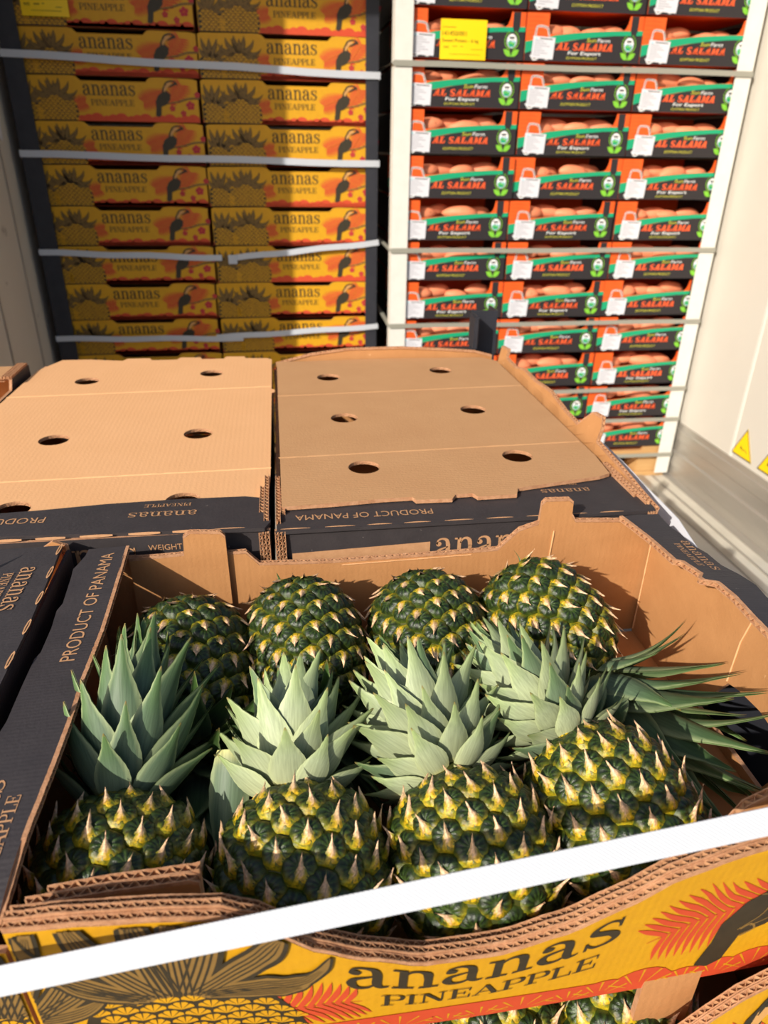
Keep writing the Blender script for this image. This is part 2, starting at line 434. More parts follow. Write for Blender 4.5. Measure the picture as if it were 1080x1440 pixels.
def art_body(A, cx, cy, rx, ry, tilt, lay, cell, vmin=0.0, umin=0.0):
    ct, st_ = math.cos(tilt), math.sin(tilt)
    def inside(u, v):
        dx, dy = u - cx, v - cy
        a = (dx*ct + dy*st_) / rx; b = (-dx*st_ + dy*ct) / ry
        return a*a + b*b < 1
    ring = [(cx + rx*1.04*math.cos(a)*ct - ry*1.04*math.sin(a)*st_, cy + rx*1.04*math.cos(a)*st_ + ry*1.04*math.sin(a)*ct) for a in [2*PI*i/28 for i in range(28)]]
    ring = [(max(u, umin), max(v, vmin)) for u, v in ring]
    A.poly('ink', lay, ring)
    r = 0
    y = cy - ry - cell
    while y < cy + ry:
        x = cx - rx - cell + (cell * .62 if r % 2 else 0)
        while x < cx + rx:
            u = x + rnd.uniform(-.05, .05)*cell; v = y
            if inside(u, v) and u > umin + cell*.5 and v > vmin + cell*.4:
                for k in range(4):
                    a0 = PI*(.08 + .215*k); a1 = a0 + PI*.175
                    R = cell * .60
                    A.poly('yellow', lay+1, [(u, v - cell*.26), (u + R*math.cos(a0), v - cell*.22 + R*math.sin(a0)*.95),
                                             (u + R*1.08*math.cos((a0+a1)/2), v - cell*.22 + R*1.04*math.sin((a0+a1)/2)), (u + R*math.cos(a1), v - cell*.22 + R*math.sin(a1)*.95)])
            x += cell * 1.24
        y += cell * .62; r += 1

def art_fern(A, b, t, wid, n, lay, m='coral', fan=.5):
    b = Vector(b); t = Vector(t); d = t - b; nn = Vector((-d.y, d.x)).normalized()
    A.stroke(m, lay, [b, b.lerp(t, .5), t], [.0022, .0016, .0005], 3)
    for i in range(n):
        k = .04 + .9 * i / n
        p = b.lerp(t, k); L = wid * (math.sin(PI * min(1, (1 - k) * .8 + .12)) ** .8)
        for sd in (-1, 1):
            e = p + nn * sd * L + d.normalized() * L * fan
            mid = p.lerp(e, .5) + d.normalized() * L * .06
            ww = d.length / n * .62
            A.stroke(m, lay, [p, mid, e], [ww*.8, ww, .0004], 3)

def carton_art(A, fine=True, W=0.6, y0=0.0, up=0.0):
    """print of the yellow pineapple carton, u 0..0.6, v 0..0.14"""
    # coral monstera band along the foot
    x = .13; k = 0
    while x < W - .01:
        r = .017 + .004 * ((k * 7) % 3)
        pts = [(min(W, max(.13, x + r*math.cos(a))), y0 + .0005 + (r*1.05)*max(0, math.sin(a))) for a in [PI*i/10 for i in range(11)]]
        A.poly('coral', 1, pts)
        if fine:
            for j in range(1, 6):
                a = PI * j / 6
                A.stroke('yellow', 2, [(x + r*.35*math.cos(a), y0 + .001 + r*.35*math.sin(a)), (x + r*.98*math.cos(a), y0 + .001 + r*1.0*math.sin(a))], [.0003, .0016], 0)
        x += r * 1.25; k += 1
    A.poly('coral', 1, rect(0.0, y0, W, y0 + .012))
    # ferns
    art_fern(A, (.165, .045), (.232, .060), .030, 11, 1)
    art_fern(A, (.495, .098), (.405, .060), .036, 15, 1)
    art_fern(A, (.50, .055), (.545, .128), .040, 9, 1)
    if fine: art_fern(A, (.505, .03), (.592, .075), .034, 12, 1)
    A.stroke('khaki', 2, [(.475, .060), (.52, .066), (.56, .078), (.598, .080)], [.003, .004, .005, .004])
    A.stroke('ink', 1, [(.474, .059), (.52, .065), (.56, .077), (.598, .079)], [.0045, .0055, .0065, .0055])
    for (fx, fy, fr) in ((.505, .045, .012), (.565, .055, .018), (.540, .030, .012), (.590, .090, .012)):
        if fine: A.disc('ink', 2, (fx, fy), fr*1.03, 12)
        for j in range(5):
            a = 2*PI*j/5 + .4
            A.disc('crimson', 3, (fx + fr*.5*math.cos(a), fy + fr*.5*math.sin(a)), fr*(.46 if fine else .36), 8)
        A.disc('coral', 4, (fx, fy), fr*.18, 6)
    # toucan
    A.poly('ink', 5, [(.448, .020), (.458, .016), (.466, .022), (.470, .050), (.485, .056), (.500, .072), (.503, .090), (.492, .099), (.490, .112), (.4945, .124),
                      (.486, .121), (.478, .108), (.476, .096), (.462, .086), (.452, .066), (.452, .045)])
    A.poly('peach', 6, [(.482, .099), (.487, .098), (.492, .108), (.500, .117), (.511, .121), (.505, .128), (.493, .125), (.485, .114)])
    A.stroke('ink', 6, [(.484, .112), (.492, .126), (.508, .132), (.524, .127), (.527, .118)], [.005, .005, .0045, .004, .002])
    A.stroke('ink', 7, [(.524, .125), (.512, .119), (.499, .112)], [.0075, .006, .002])
    A.disc('ink', 8, (.490, .1195), .0022, 8)
    if fine:
        A.stroke('khaki', 6, [(.470, .092), (.480, .088), (.479, .070), (.466, .056)], [.0009] * 4)
        A.stroke('khaki', 6, [(.474, .058), (.488, .066), (.497, .080)], [.0009] * 3)
        A.stroke('khaki', 6, [(.470, .048), (.478, .054), (.474, .060), (.468, .056)], [.0016] * 4)
    # pineapples
    hn = 4 if fine else 2
    art_body(A, .035, -.012 + y0 + up, .050, .062, 0, 3, .0125 if fine else .0125, y0, .002)
    K_ = 1.22 if fine else .93
    for bx_, tx, ty, bd, w in ((.02, .004, .095, .1, .014), (.03, .012, .128, .05, .017), (.035, .058, .128, -.1, .017), (.045, .085, .098, -.25, .015), (.05, .088, .070, -.3, .013), (.035, .036, .126, 0, .019), (.05, .072, .112, -.2, .014)):
        art_leaf(A, (bx_, .045 + up), (tx, ty*K_ + up*.3), bd, w*K_, 6, hn)
    art_body(A, .135, .008 + y0 + up, .062, .066, .15, 3, .0125 if fine else .0125, y0, .05)
    for bx_, tx, ty, bd, w in ((.11, .072, .118, .3, .016), (.115, .078, .094, .35, .013), (.12, .096, .134, .2, .018), (.125, .118, .1375, .05, .019), (.135, .146, .1375, -.1, .019),
                               (.14, .172, .132, -.25, .016), (.145, .198, .112, -.35, .014), (.145, .196, .088, -.35, .012), (.115, .090, .078, .3, .011), (.128, .108, .128, .0, .016), (.133, .134, .128, .0, .017)):
        art_leaf(A, (bx_, .058 + up), (tx, ty*K_ + up*.3), bd, w*K_, 9 if fine else 8, hn)
    word(A, 'ananas', .222, .082, .033, 'ink', 3, .168 if not fine else .162)
    word(A, 'PINEAPPLE', .243, .050, .019, 'ink', 3, .140 if not fine else .134)

def flat_map(x0, y, z0):   # a face that looks towards -Y
    return lambda u, v, w: (x0 + u, y - w, z0 + v)

# ------------------------------------------------------------------ setting
FZ = -1.263
XL, XR = -0.872, 1.655
def struct(name, mb, m, loc=None):
    o = mb.build(name, m if isinstance(m, list) else [m]); o['kind'] = 'structure'; return o
mb = MB(); mb.box((XL - .06, 1.62, FZ - .08), (XR + .06, 4.4, FZ)); fl = struct('floor', mb, 'floor')
tag(fl, 'pale grey worn floor of the truck beside the crates')
mb = MB(); mb.box((-25, -25, FZ - .18), (25, 25, FZ - .085)); mb.box((-6, -6, FZ - .08), (8, 1.618, FZ - .002)); g = struct('floor_dock', mb, 'ground')
mb = MB(); mb.box((XR, 1.9, FZ), (XR + .06, 4.4, 1.2)); wr = struct('wall_right', mb, 'wall')
mb = MB(); mb.box((XL - .06, 1.9, FZ), (XL, 4.4, 1.2)); wl = struct('wall_left', mb, 'wall_left')
mb = MB(); mb.box((XL, 4.36, FZ), (XR, 4.42, 1.2)); wb = struct('wall_back', mb, 'wall')
mb = MB(); mb.box((XL - .06, 1.9, 1.15), (XR + .06, 4.42, 1.22)); ce = struct('ceiling', mb, 'wall')
# wall panel joint ribs (flush strips a few millimetres proud)
mb = MB(); mb.box((XR - .003, 2.272, -1.02), (XR, 2.284, 1.15)); tr = struct('trim_1', mb, 'white_post')
mb = MB()
for y in (2.42, 2.71): mb.box((XL, y, -1.0), (XL + .003, y + .008, 1.15))
struct('trim_2', mb, 'metal')
# aluminium kick plate with its steps and coved foot
prof = [(0, .245), (.006, .245), (.006, .222), (.010, .218), (.010, .175), (.006, .171), (.006, .125), (.014, .119), (.014, .060), (.008, .056), (.008, .012), (.03, .003), (.03, 0), (0, 0)]
for nm, xs, sg in (('baseboard_right', XR, -1), ('baseboard_left', XL, 1)):
    mb = MB(); n = len(prof)
    ys = (1.9, 4.3)
    vs = [(xs + sg * a, ys[k], FZ + b) for k in (0, 1) for a, b in prof]
    fs = [(i, (i+1) % n, n + (i+1) % n, n + i) for i in range(n)]
    if sg < 0: fs = [tuple(reversed(f)) for f in fs]
    fs += [tuple(range(n)), tuple(reversed(range(n, 2*n)))]
    mb.add(vs, fs); struct(nm, mb, 'metal')

mb = MB(); mb.box((1.500, 1.64, FZ), (1.530, 4.3, FZ + .006)); mb.box((1.570, 1.64, FZ), (1.578, 4.3, FZ + .004)); struct('trim_3', mb, 'metal')
# danger triangles on the right wall
def triangle(yc, zc, s, label):
    t = empty('warning_sign', (XR, yc, zc), label, 'sign', 'yellow warning triangles on the right wall')
    A = Art(); h = s * .9
    A.poly('ink', 0, [(-s/2, -h*.4), (s/2, -h*.4), (0, h*.6)])
    k = .88
    A.poly('label', 1, [(-s/2*k, -h*.4 + h*.045), (s/2*k, -h*.4 + h*.045), (0, h*.6*k)])
    A.disc('ink', 2, (-s*.10, -h*.10), s*.035, 10)
    A.stroke('ink', 2, [(-s*.12, -h*.02), (-s*.02, -h*.13), (s*.1, -h*.11), (s*.2, -h*.17)], [s*.02, s*.03, s*.02, s*.03])
    A.build('sign_face', lambda u, v, w: (-w - .0008, -u, v), t)
    vs, fs = tri2d([[(-s/2, -h*.4), (s/2, -h*.4), (0, h*.6)]])
    panel('backing', [[(-s/2, -h*.4), (s/2, -h*.4), (0, h*.6)]], lambda u, v, w: (-.0005 - w, -u, v), .001, ('label',) * 3, t)
triangle(2.215, -.955, .125, 'yellow triangle warning sign on the white wall, nearer the crate stack')
triangle(2.055, -.955, .125, 'yellow triangle warning sign on the white wall, cut by the right picture edge')
# scrap of paper stuck on the left wall
o = panel('paper_scrap', [[(0, 0), (.05, -.02), (.055, .1), (.03, .17), (.005, .2)]], lambda u, v, w: (XL + .006 + w + .05*v, 2.70 + u, .02 + v), .0008, ('paper',) * 3)
tag(o, 'torn white paper scrap hanging on the left truck wall', 'paper')

# ------------------------------------------------------------------ wooden pallets
def pallet(x0, y0, w, d, label, ztop=FZ + .144):
    t = empty('wooden_pallet', (x0, y0, FZ), label, 'pallet')
    zt = ztop - FZ
    for i in range(5):
        a = i * (w - .12) / 4
        bevel_box('deck_board', (a, 0, zt - .022), (a + .12, d, zt), 'wood', t)
    for i in range(3):
        a = i * (w - .14) / 2
        for j in range(3):
            b = j * (d - .12) / 2
            bevel_box('block', (a + .01, b + .005, .022), (a + .13, b + .115, zt - .044), 'wood', t)
    for j in range(3):
        b = j * (d - .12) / 2
        bevel_box('stringer', (0, b, zt - .044), (w, b + .12, zt - .022), 'wood', t)
        bevel_box('foot_board', (0, b, 0), (w, b + .12, .022), 'wood', t)
    return t
pallet(.425, 2.65, 1.2, 1.0, 'wooden pallet under the stack of sweet potato crates')
pallet(-.84, 2.84, 1.2, 1.0, 'wooden pallet under the yellow pineapple cartons at the back')
pallet(-.81, .25, 1.2, 1.05, 'wooden pallet under the pineapple cartons in front')

# ------------------------------------------------------------------ back-left stack of yellow cartons
def carton_profile(w=.592, h=.128):
    return [(0, 0), (w, 0), (w, h - .004), (w - .02, h), (.455, h + .002), (.438, h), (.425, h - .012), (.22, h - .012), (.205, h), (.19, h + .002), (.01, h), (0, h - .004)]
def make_stack_carton():
    t = empty('pineapple_carton', (0, 0, 0), 'x', 'carton', 'yellow pineapple cartons stacked at the back')
    panel('front_panel', [carton_profile()], flat_map(0, 0.0025, 0), .005, ('yellow', 'kraft', 'kraft_edge'), t)
    mb = MB(); w, d, h, k = .592, .392, .124, .004
    mb.box((0, .005, 0), (w, d, k)); mb.box((0, .005, k), (k, d, h)); mb.box((w - k, .005, k), (w, d, h)); mb.box((k, d - k, k), (w - k, d, h))
    mb.build('tray', ['kraft'], t)
    A = Art(lambda u, v: (u, v * .915)); carton_art(A, False, .592, 0, .022); o = A.build('printed_design', flat_map(0, 0, 0), t, step=.0002)
    return t
ORD = ['top', 'second', 'third', 'fourth', 'fifth', 'sixth', 'seventh', 'eighth', 'ninth', 'tenth', 'eleventh', 'twelfth']
def ordn(k): return 'topmost' if k == 0 else ORD[k] + ' from the top'
proto = make_stack_carton(); used = False
rows_z = [.398 - .1325 * i for i in range(12)]
YB = 2.83
for c in range(2):
    for r in range(12):
        z = FZ + .1445 + (11 - r) * .1316 if True else 0
        o = proto if not used else copy_tree(proto); used = True
        lean = .008 * (z + .4) + .004 * math.sin(r * 2.3 + c)
        o.location = ((-.832 if c == 0 else -.232) + (lean * 1.2 if c == 0 else lean * 1.2) + (0.0 if c == 0 else .002), YB + .004 * math.sin(r * 1.7 + 2 * c), z + (.03 if c else 0) * 0)
        o.rotation_euler = (0, 0, .006 * math.sin(r * 3.1 + c * 2))
        o['label'] = 'yellow printed pineapple carton, %s in the %s column of the back stack' % (ordn(r), 'left' if c == 0 else 'right')
# dark corner posts
def corner_post(name, x, y, z0, z1, sx, m, label, cat='corner post', wd_=.055, t_=.004, group=None, lean=0.0):
    t = empty(name, (x, y, z0), label, cat, group)
    n = 10; mb = MB(); out = [(0, 0), (sx * wd_, 0), (sx * wd_, t_), (sx * t_, t_), (sx * t_, wd_), (0, wd_)]
    if sx < 0: out = list(reversed(out))
    vs = [(a + lean * (z1 - z0) * k / n, b, (z1 - z0) * k / n) for k in range(n + 1) for a, b in out]
    fs = [(k*6 + i, k*6 + (i+1) % 6, (k+1)*6 + (i+1) % 6, (k+1)*6 + i) for k in range(n) for i in range(6)]
    fs += [tuple(reversed(range(6))), tuple(range(n*6, n*6+6))]
    mb.add(vs, fs); mb.build('angle_profile', [m], t); return t
corner_post('corner_post', -.838, YB - .012, FZ + .02, .56, 1, 'dark', 'dark corner post at the left edge of the yellow carton stack', wd_=.062, group='dark posts')
corner_post('corner_post', .372, YB - .012, FZ + .02, .56, -1, 'dark', 'dark corner post at the right edge of the yellow carton stack', wd_=.044, group='dark posts')

def strap(pts, label, width=.014, m='strap', nrm=(0, -1, 0), group=None, name='strap', thick=.0008):
    t = empty(name, pts[0], label, 'strap', group)
    P = [Vector(p) - Vector(pts[0]) for p in pts]; nv = Vector(nrm).normalized(); mb = MB(); vs = []
    for i, p in enumerate(P):
        a = P[max(i-1, 0)]; b = P[min(i+1, len(P)-1)]; tg = (b - a).normalized(); up = tg.cross(nv).normalized()
        if up.z < 0: up = -up
        n2 = nv
        for sx_, sy_ in ((-1, 1), (1, 1), (1, -1), (-1, -1)):
            vs.append(p + up * (sx_ * width / 2) + n2 * (sy_ * thick / 2))
    fs = []
    for i in range(len(P) - 1):
        for k in range(4): fs.append((4*i + k, 4*i + (k+1) % 4, 4*i + 4 + (k+1) % 4, 4*i + 4 + k))
    fs += [(3, 2, 1, 0), tuple(len(vs) - 4 + k for k in range(4))]
    mb.add(vs, fs); mb.build('band', [m], t); return t
YS = YB - .018
def wob(a, b, n=10, amp=.002):
    a = Vector(a); b = Vector(b)
    return [a.lerp(b, i/n) + Vector((0, 0, amp * math.sin(i * 1.3))) for i in range(n + 1)]
strap(wob((-.842, YS, .2505), (.378, YS, .217)), 'white strap round the yellow cartons, highest of four', .0215, group='white straps on the yellow cartons')
strap(wob((-.842, YS, -.0352), (.378, YS, -.053)), 'white strap round the yellow cartons, second from the top', .0215, group='white straps on the yellow cartons')
strap(wob((-.842, YS, -.349), (-.205, YS, -.371)), 'white strap round the yellow cartons, third from the top, left piece', .0205, group='white straps on the yellow cartons')
strap(wob((-.165, YS, -.371), (.378, YS, -.318)), 'white strap round the yellow cartons, third from the top, right piece', .0205, group='white straps on the yellow cartons')
strap(wob((-.842, YS, -.657), (-.150, YS, -.668)), 'white strap low on the yellow cartons, left piece', .0205, group='white straps on the yellow cartons')
strap(wob((-.25, YS - .002, -.662), (.378, YS, -.630)), 'white strap low on the yellow cartons, right piece', .0205, group='white straps on the yellow cartons')
bevel_box('strap_buckle', (-.182, YS - .006, -.392), (-.150, YS + .001, -.360), 'strap', None, .0015)
tag(bpy.data.objects['strap_buckle'], 'white buckle where the third strap meets between the carton columns', 'buckle')

def paper_sign(name, x, y, z, w, h, label, lines, parent=None):
    t = empty(name, (x, y, z), label, 'label')
    def Fm(u, v, q): return (u, -q - .004 * math.sin(u / w * 3) * (1 - v / h), v)
    panel('paper', [rect(0, 0, w, h)], Fm, .0006, ('label',) * 3, t, sub=.04)
    A = Art()
    for kind, a in lines:
        if kind == 't': A.text('label_ink', 1, *a)
        else: A.poly('label_ink', 1, rect(*a))
    A.build('printed_text', Fm, t, sub=.03, base=.0008)
    return t
paper_sign('pallet_label', -.755, YB - .009, .352, .142, .16, 'yellow paper label on the top left carton of the back stack',
    [('t', ('Pineapple', .01, .045, .062, .012)), ('t', ('nvt', .01, .026, .018, .010)), ('q', (.04, .030, .058, .0325)), ('q', (.066, .032, .072, .0345)), ('q', (.1, .046, .125, .0475)), ('q', (.105, .024, .122, .0255)), ('q', (.03, .014, .12, .0152))])

# ------------------------------------------------------------------ sweet potato crates
YC = 2.645
def crate_art(A, export):
    A.poly('char', 1, [(0, 0), (.394, 0), (.394, .080), (.30, .078), (.2, .066), (.1, .048), (0, .022)])
    top = [(0, .052), (.06, .062), (.1, .0715), (.16, .0785), (.22, .0835), (.30, .0880), (.394, .091)]
    low = [(0, .020), (.05, .035), (.1, .049), (.16, .060), (.22, .068), (.30, .075), (.394, .078)]
    vs = [p for ab in zip(top, low) for p in ab]; fs = []
    for i in range(len(top) - 1): fs += [(2*i, 2*i+1, 2*i+3), (2*i, 2*i+3, 2*i+2)]
    A.raw('green', 2, vs, fs)
    for k in range(5):   # sketched brick lines on the orange
        A.stroke('orange_line', 1, [(.004, .07 + .012*k), (.03, .0715 + .012*k), (.06, .0695 + .012*k)], [.0008]*3, 3)
        A.stroke('orange_line', 1, [(.384, .098 + .007*k), (.393, .0985 + .007*k)], [.0008]*2, 0)
    A.poly('char', 3, [(.352, .1295), (.352, .09), (.356, .078), (.364, .075), (.372, .078), (.376, .09), (.376, .1295)])
    # heavy slanted name
    s = 'AL SALAMA'; x = .104; h = .0205
    for ch in s:
        sh = .28
        def T(px, py): return (x + px*h + py*h*sh, .0315 + py*h)
        def pl(*pts): A.poly('letter_orange', 4, [T(*p) for p in pts])
        def bx(a, b, c, d): pl((a, b), (c, b), (c, d), (a, d))
        if ch == 'A': pl((.06, 0), (.3, 0), (.66, 1), (.42, 1)); pl((.36, 1), (.74, 1), (.98, 0), (.62, 0)); bx(.25, .24, .8, .42); bx(-.04, 0, .40, .15); bx(.52, 0, 1.06, .15); x += 1.14*h
        elif ch == 'L': bx(.1, 0, .46, 1); bx(0, 0, .9, .17); bx(0, .85, .6, 1); bx(.74, 0, .92, .42); x += 1.04*h
        elif ch == 'S':
            A.stroke('letter_orange', 4, [T(*p) for p in ((.78, .7), (.7, .9), (.42, .94), (.18, .8), (.24, .6), (.55, .45), (.8, .3), (.7, .1), (.4, .06), (.1, .26))], [q*h*.8 for q in (.10, .14, .16, .26, .30, .32, .28, .18, .16, .12)]); x += 1.02*h
        elif ch == 'M': bx(.1, 0, .3, 1); pl((.1, 1), (.42, 1), (.66, .3), (.5, 0)); pl((.5, .0), (.66, .3), (.98, 1), (.84, 1)); bx(.84, 0, 1.18, 1); bx(0, 0, .4, .15); bx(.74, 0, 1.28, .15); bx(0, .85, .3, 1); bx(1.0, .85, 1.28, 1); x += 1.36*h
        else: x += .42*h
    A.text('letter_yellow', 4, 'Sun', .205, .0555, .032, .011, .3); A.text('white_ink', 4, 'Farm', .242, .0555, .042, .0105, .3)
    if export:
        A.text('white_ink', 4, 'For Export', .145, .0165, .112, .0125, .25); A.text('white_ink', 5, 'For Export', .1456, .0166, .112, .0125, .25)
        A.text('letter_yellow', 4, 'EGYPTIAN PRODUCT', .142, .007, .104, .0065, .2)
    else:
        A.text('letter_yellow', 4, 'EGYPTIAN PRODUCT', .142, .0125, .104, .008, .2)
    # emblem: field in a disc, wheat wreath, two leaves
    cx_, cy_ = .352, .046
    A.disc('white_ink', 4, (cx_, cy_ + .006), .0165, 18, .0195); A.disc('sky_ink', 5, (cx_, cy_ + .004), .0140, 16, .0165)
    A.poly('white_ink', 6, [(cx_ + .0135*math.cos(a), cy_ + .007 + .016*math.sin(a)) for a in [PI*i/10 for i in range(11)]])
    A.poly('green', 6, [(cx_ - .0135, cy_ + .001), (cx_ - .004, cy_ + .0055), (cx_ + .006, cy_ + .001), (cx_ + .0132, cy_ + .004), (cx_ + .008, cy_ - .010), (cx_ - .008, cy_ - .010)])
    A.stroke('lime', 7, [(cx_ - .011, cy_ - .002), (cx_, cy_ + .001), (cx_ + .008, cy_ - .006)], [.002, .003, .002])
    for px in (-.006, 0, .006):
        A.stroke('char', 7, [(cx_ + px, cy_ + .004), (cx_ + px*.9, cy_ + .013)], [.0014, .001], 0); A.disc('char', 7, (cx_ + px*.9, cy_ + .015), .0034, 7)
    for sd in (-1, 1):
        for k in range(8):
            a = -PI*.42 + k * PI*.86/8
            p = (cx_ + sd*.0215*math.cos(a), cy_ + .006 + .0245*math.sin(a))
            A.stroke('lime', 4, [p, (p[0] + sd*.003 - sd*.0035*math.sin(a), p[1] + .0065)], [.0036, .0006], 0)
        A.poly('lime', 5, [(cx_, cy_ - .036), (cx_ + sd*.005, cy_ - .022), (cx_ + sd*.014, cy_ - .017), (cx_ + sd*.026, cy_ - .017), (cx_ + sd*.021, cy_ - .029), (cx_ + sd*.012, cy_ - .036)])
        A.stroke('green', 6, [(cx_ + sd*.002, cy_ - .034), (cx_ + sd*.021, cy_ - .020)], [.001, .0006], 0)
    # printed bag round the paper label
    A.stroke('white_ink', 3, [(.03, .050), (.034, .088), (.042, .0945), (.062, .093), (.072, .086), (.082, .050)], [.0055]*6, 3)
    A.stroke('char', 4, [(.03, .050), (.034, .088), (.042, .0945), (.062, .093), (.072, .086), (.082, .050)], [.0024]*6, 3)
    A.stroke('white_ink', 3, [(.020, .016), (.030, .003), (.045, .006), (.055, .015), (.075, .004), (.09, .012)], [.004]*6, 3)
    A.poly('peach', 4, [(.022, .018), (.030, .006), (.042, .008), (.050, .018)])
def crate_front(h=.130):
    return [(0, 0), (.394, 0), (.394, h), (.347, h), (.343, .110), (.337, .096), (.328, .090), (.20, .083), (.10, .074), (.080, .074), (.074, .082), (.074, h), (0, h)]
def make_crate(export):
    t = empty('potato_crate', (0, 0, 0), 'x', 'crate', 'orange and black sweet potato crates')
    panel('front_panel', [crate_front()], flat_map(0, .002, 0), .004, ('orange', 'orange', 'orange_line'), t)
    A = Art(); crate_art(A, export); A.build('printed_design', flat_map(0, 0, 0), t, step=.00018)
    w, d, h, k = .394, .296, .128, .004
    for x in (0, w - k):
        mb = MB(); mb.box((x, .004, 0), (x + k, d, h)); mb.build('side_panel', ['char'], t)
    mb = MB(); mb.box((k, d - k, 0), (w - k, d, h)); mb.build('back_panel', ['orange'], t)
    mb = MB(); mb.box((k, .004, 0), (w - k, d - k, k)); mb.build('base_panel', ['orange'], t)
    A = Art()
    def Fl(u, v, q):
        c_, s_ = math.cos(-.05), math.sin(-.05)
        return (.022 + u*c_ - v*s_, -.0022 - q, .008 + u*s_ + v*c_)
    lb = panel('paper_label', [rect(0, 0, .074, .060)], Fl, .0004, ('paper',) * 3, t)
    for k_ in range(7): A.poly('grey_ink', 1, rect(.006, .008 + .0065*k_, .03 + .035*((k_*37 % 10)/10), .0095 + .0065*k_))
    A.poly('ink', 1, rect(.022, .0535, .066, .0560)); A.disc('sky_ink', 1, (.011, .053), .0035, 8)
    A.build('label_text', Fl, lb, base=.0005)
    return t
# sweet potato shapes
def potato_mesh(seed):
    r = random.Random(seed); mb = MB(); nu, nv = 18, 12; L = .065; W = .026 + r.random()*.006
    bend = r.uniform(-.2, .2); ex = r.uniform(.55, .8)
    vs = []
    for i in range(nu + 1):
        s = -1 + 2*i/nu; sx = math.sin(s*PI/2)
        rr = max(0.0, (1 - abs(sx)**2.2)) ** ex * (1 + .12*sx)
        for j in range(nv):
            a = 2*PI*j/nv
            p = Vector((sx*L, rr*W*math.cos(a), rr*W*math.sin(a)*.92))
            q = 1 + .13*noise.noise(p*22 + Vector((seed*3.1, 0, 0)))
            vs.append((p.x, p.y*q + bend*.02*(1 - sx*sx), p.z*q))
    fs = [(i*nv + j, i*nv + (j+1) % nv, (i+1)*nv + (j+1) % nv, (i+1)*nv + j) for i in range(nu) for j in range(nv)]
    mb.add(vs, fs); return mb.mesh('sweet_potato', ['potato'], True)
POT = [potato_mesh(k) for k in range(5)]
ce_, cn_ = make_crate(True), make_crate(False); first = {True: True, False: True}
cols = ['left', 'middle', 'right']
PW = ['leftmost', 'second', 'third', 'rightmost']
exports = {(1, 1), (2, 2), (1, 3), (2, 4), (0, 5), (2, 5), (1, 5), (1, 7), (0, 7), (2, 9), (2, 10), (0, 2), (0, 9)}
for c in range(3):
    for r in range(12):
        e = (c, r) in exports
        src = ce_ if e else cn_
        o = src if first[e] else copy_tree(src); first[e] = False
        z = FZ + .1445 + (11 - r) * .1378
        x = .428 + c * .3985 + .003 * math.sin(r*2.1 + c)
        o.location = (x, YC + .004*math.sin(r*1.3 + c*2), z); o.rotation_euler = (0, 0, .008*math.sin(r*2.7 + c))
        o['label'] = 'open crate of sweet potatoes, %s in the %s column' % (ordn(r), cols[c])
        rr = random.Random(r*10 + c)
        for k in range(4):
            p = link('sweet_potato', POT[rr.randrange(5)])
            big = rr.uniform(.75, 1.05)
            px = x + .085 + .072*k + rr.uniform(-.012, .012)
            p.location = (px, YC + .046 + .024*(k % 2) + rr.uniform(-.006, .006), z + .080 + (.008 if k % 2 else 0) + rr.uniform(-.006, .006))
            p.rotation_euler = (rr.uniform(-.3, .3), rr.uniform(-.14, .14), rr.uniform(-.4, .4))
            p.scale = (big, big * rr.uniform(.95, 1.2), big)
            tag(p, '%s potato in the %s crate of the %s column' % (PW[k], 'topmost' if r == 0 else ORD[r], cols[c]), 'sweet potato', 'sweet potatoes in the crates')
# second row of crates behind, seen only at the dark side of the stack
for r in range(12):
    o = copy_tree(cn_); o.location = (.430, YC + .31, FZ + .1445 + (11 - r) * .1378); o.rotation_euler = (0, 0, 0)
    o['label'] = 'potato crate hidden behind the left column, %s, by the dark gap' % ordn(r); o['group'] = 'rear crates of the sweet potato stack'
corner_post('corner_post', .398, YC - .012, FZ + .02, .6, 1, 'white_post', 'white corner post at the left edge of the sweet potato crates', wd_=.058, group='white posts')
corner_post('corner_post', 1.632, YC - .012, FZ + .02, .6, -1, 'white_post', 'white corner post at the right edge of the sweet potato crates', wd_=.058, group='white posts')
YG = YC - .0155
for i, z in enumerate((.240, -.325, -.590, -.862, -.995, -1.155)):
    strap([(.396, YG + .5, z + .012)] + [(.396, YG, z + .002)] + wob((.398, YG - .001, z), (1.634, YG - .001, z), 8, .0012) + [(1.635, YG + .5, z + .01)],
          'grey strap round the sweet potato crates, %s' % ('highest' if i == 0 else ['', 'second', 'third', 'fourth', 'fifth', 'lowest, just above the pallet'][i] + (' from the top' if i < 5 else '')), .0165, 'strap_grey', group='grey straps on the crates')
paper_sign('pallet_label', .545, YC - .006, .255, .150, .108, 'yellow pallet label with black text on the upper left potato crate',
    [('t', ('141450/001', .006, .064, .078, .0125)), ('t', ('Sweet Potato - 6 kg', .006, .044, .118, .0120)), ('t', ('nvt', .012, .030, .016, .007)), ('q', (.006, .086, .05, .0872)), ('q', (.04, .035, .055, .0362)), ('q', (.066, .035, .074, .0362)), ('q', (.03, .014, .13, .0148)), ('q', (.1, .028, .14, .0288))])

# ------------------------------------------------------------------ front pallet: cartons
ZT = -0.355            # rim height of the top layer
T_ = .0045
def zw(z):             # board lying flat at height z : u->x, v->y
    return lambda u, v, w: (u, v, z + w)

def lettering(name, A, Fm, parent, sub=None, lab=None):
    o = A.build(name, Fm, parent, sub=sub); return tag(o, lab) if lab else o

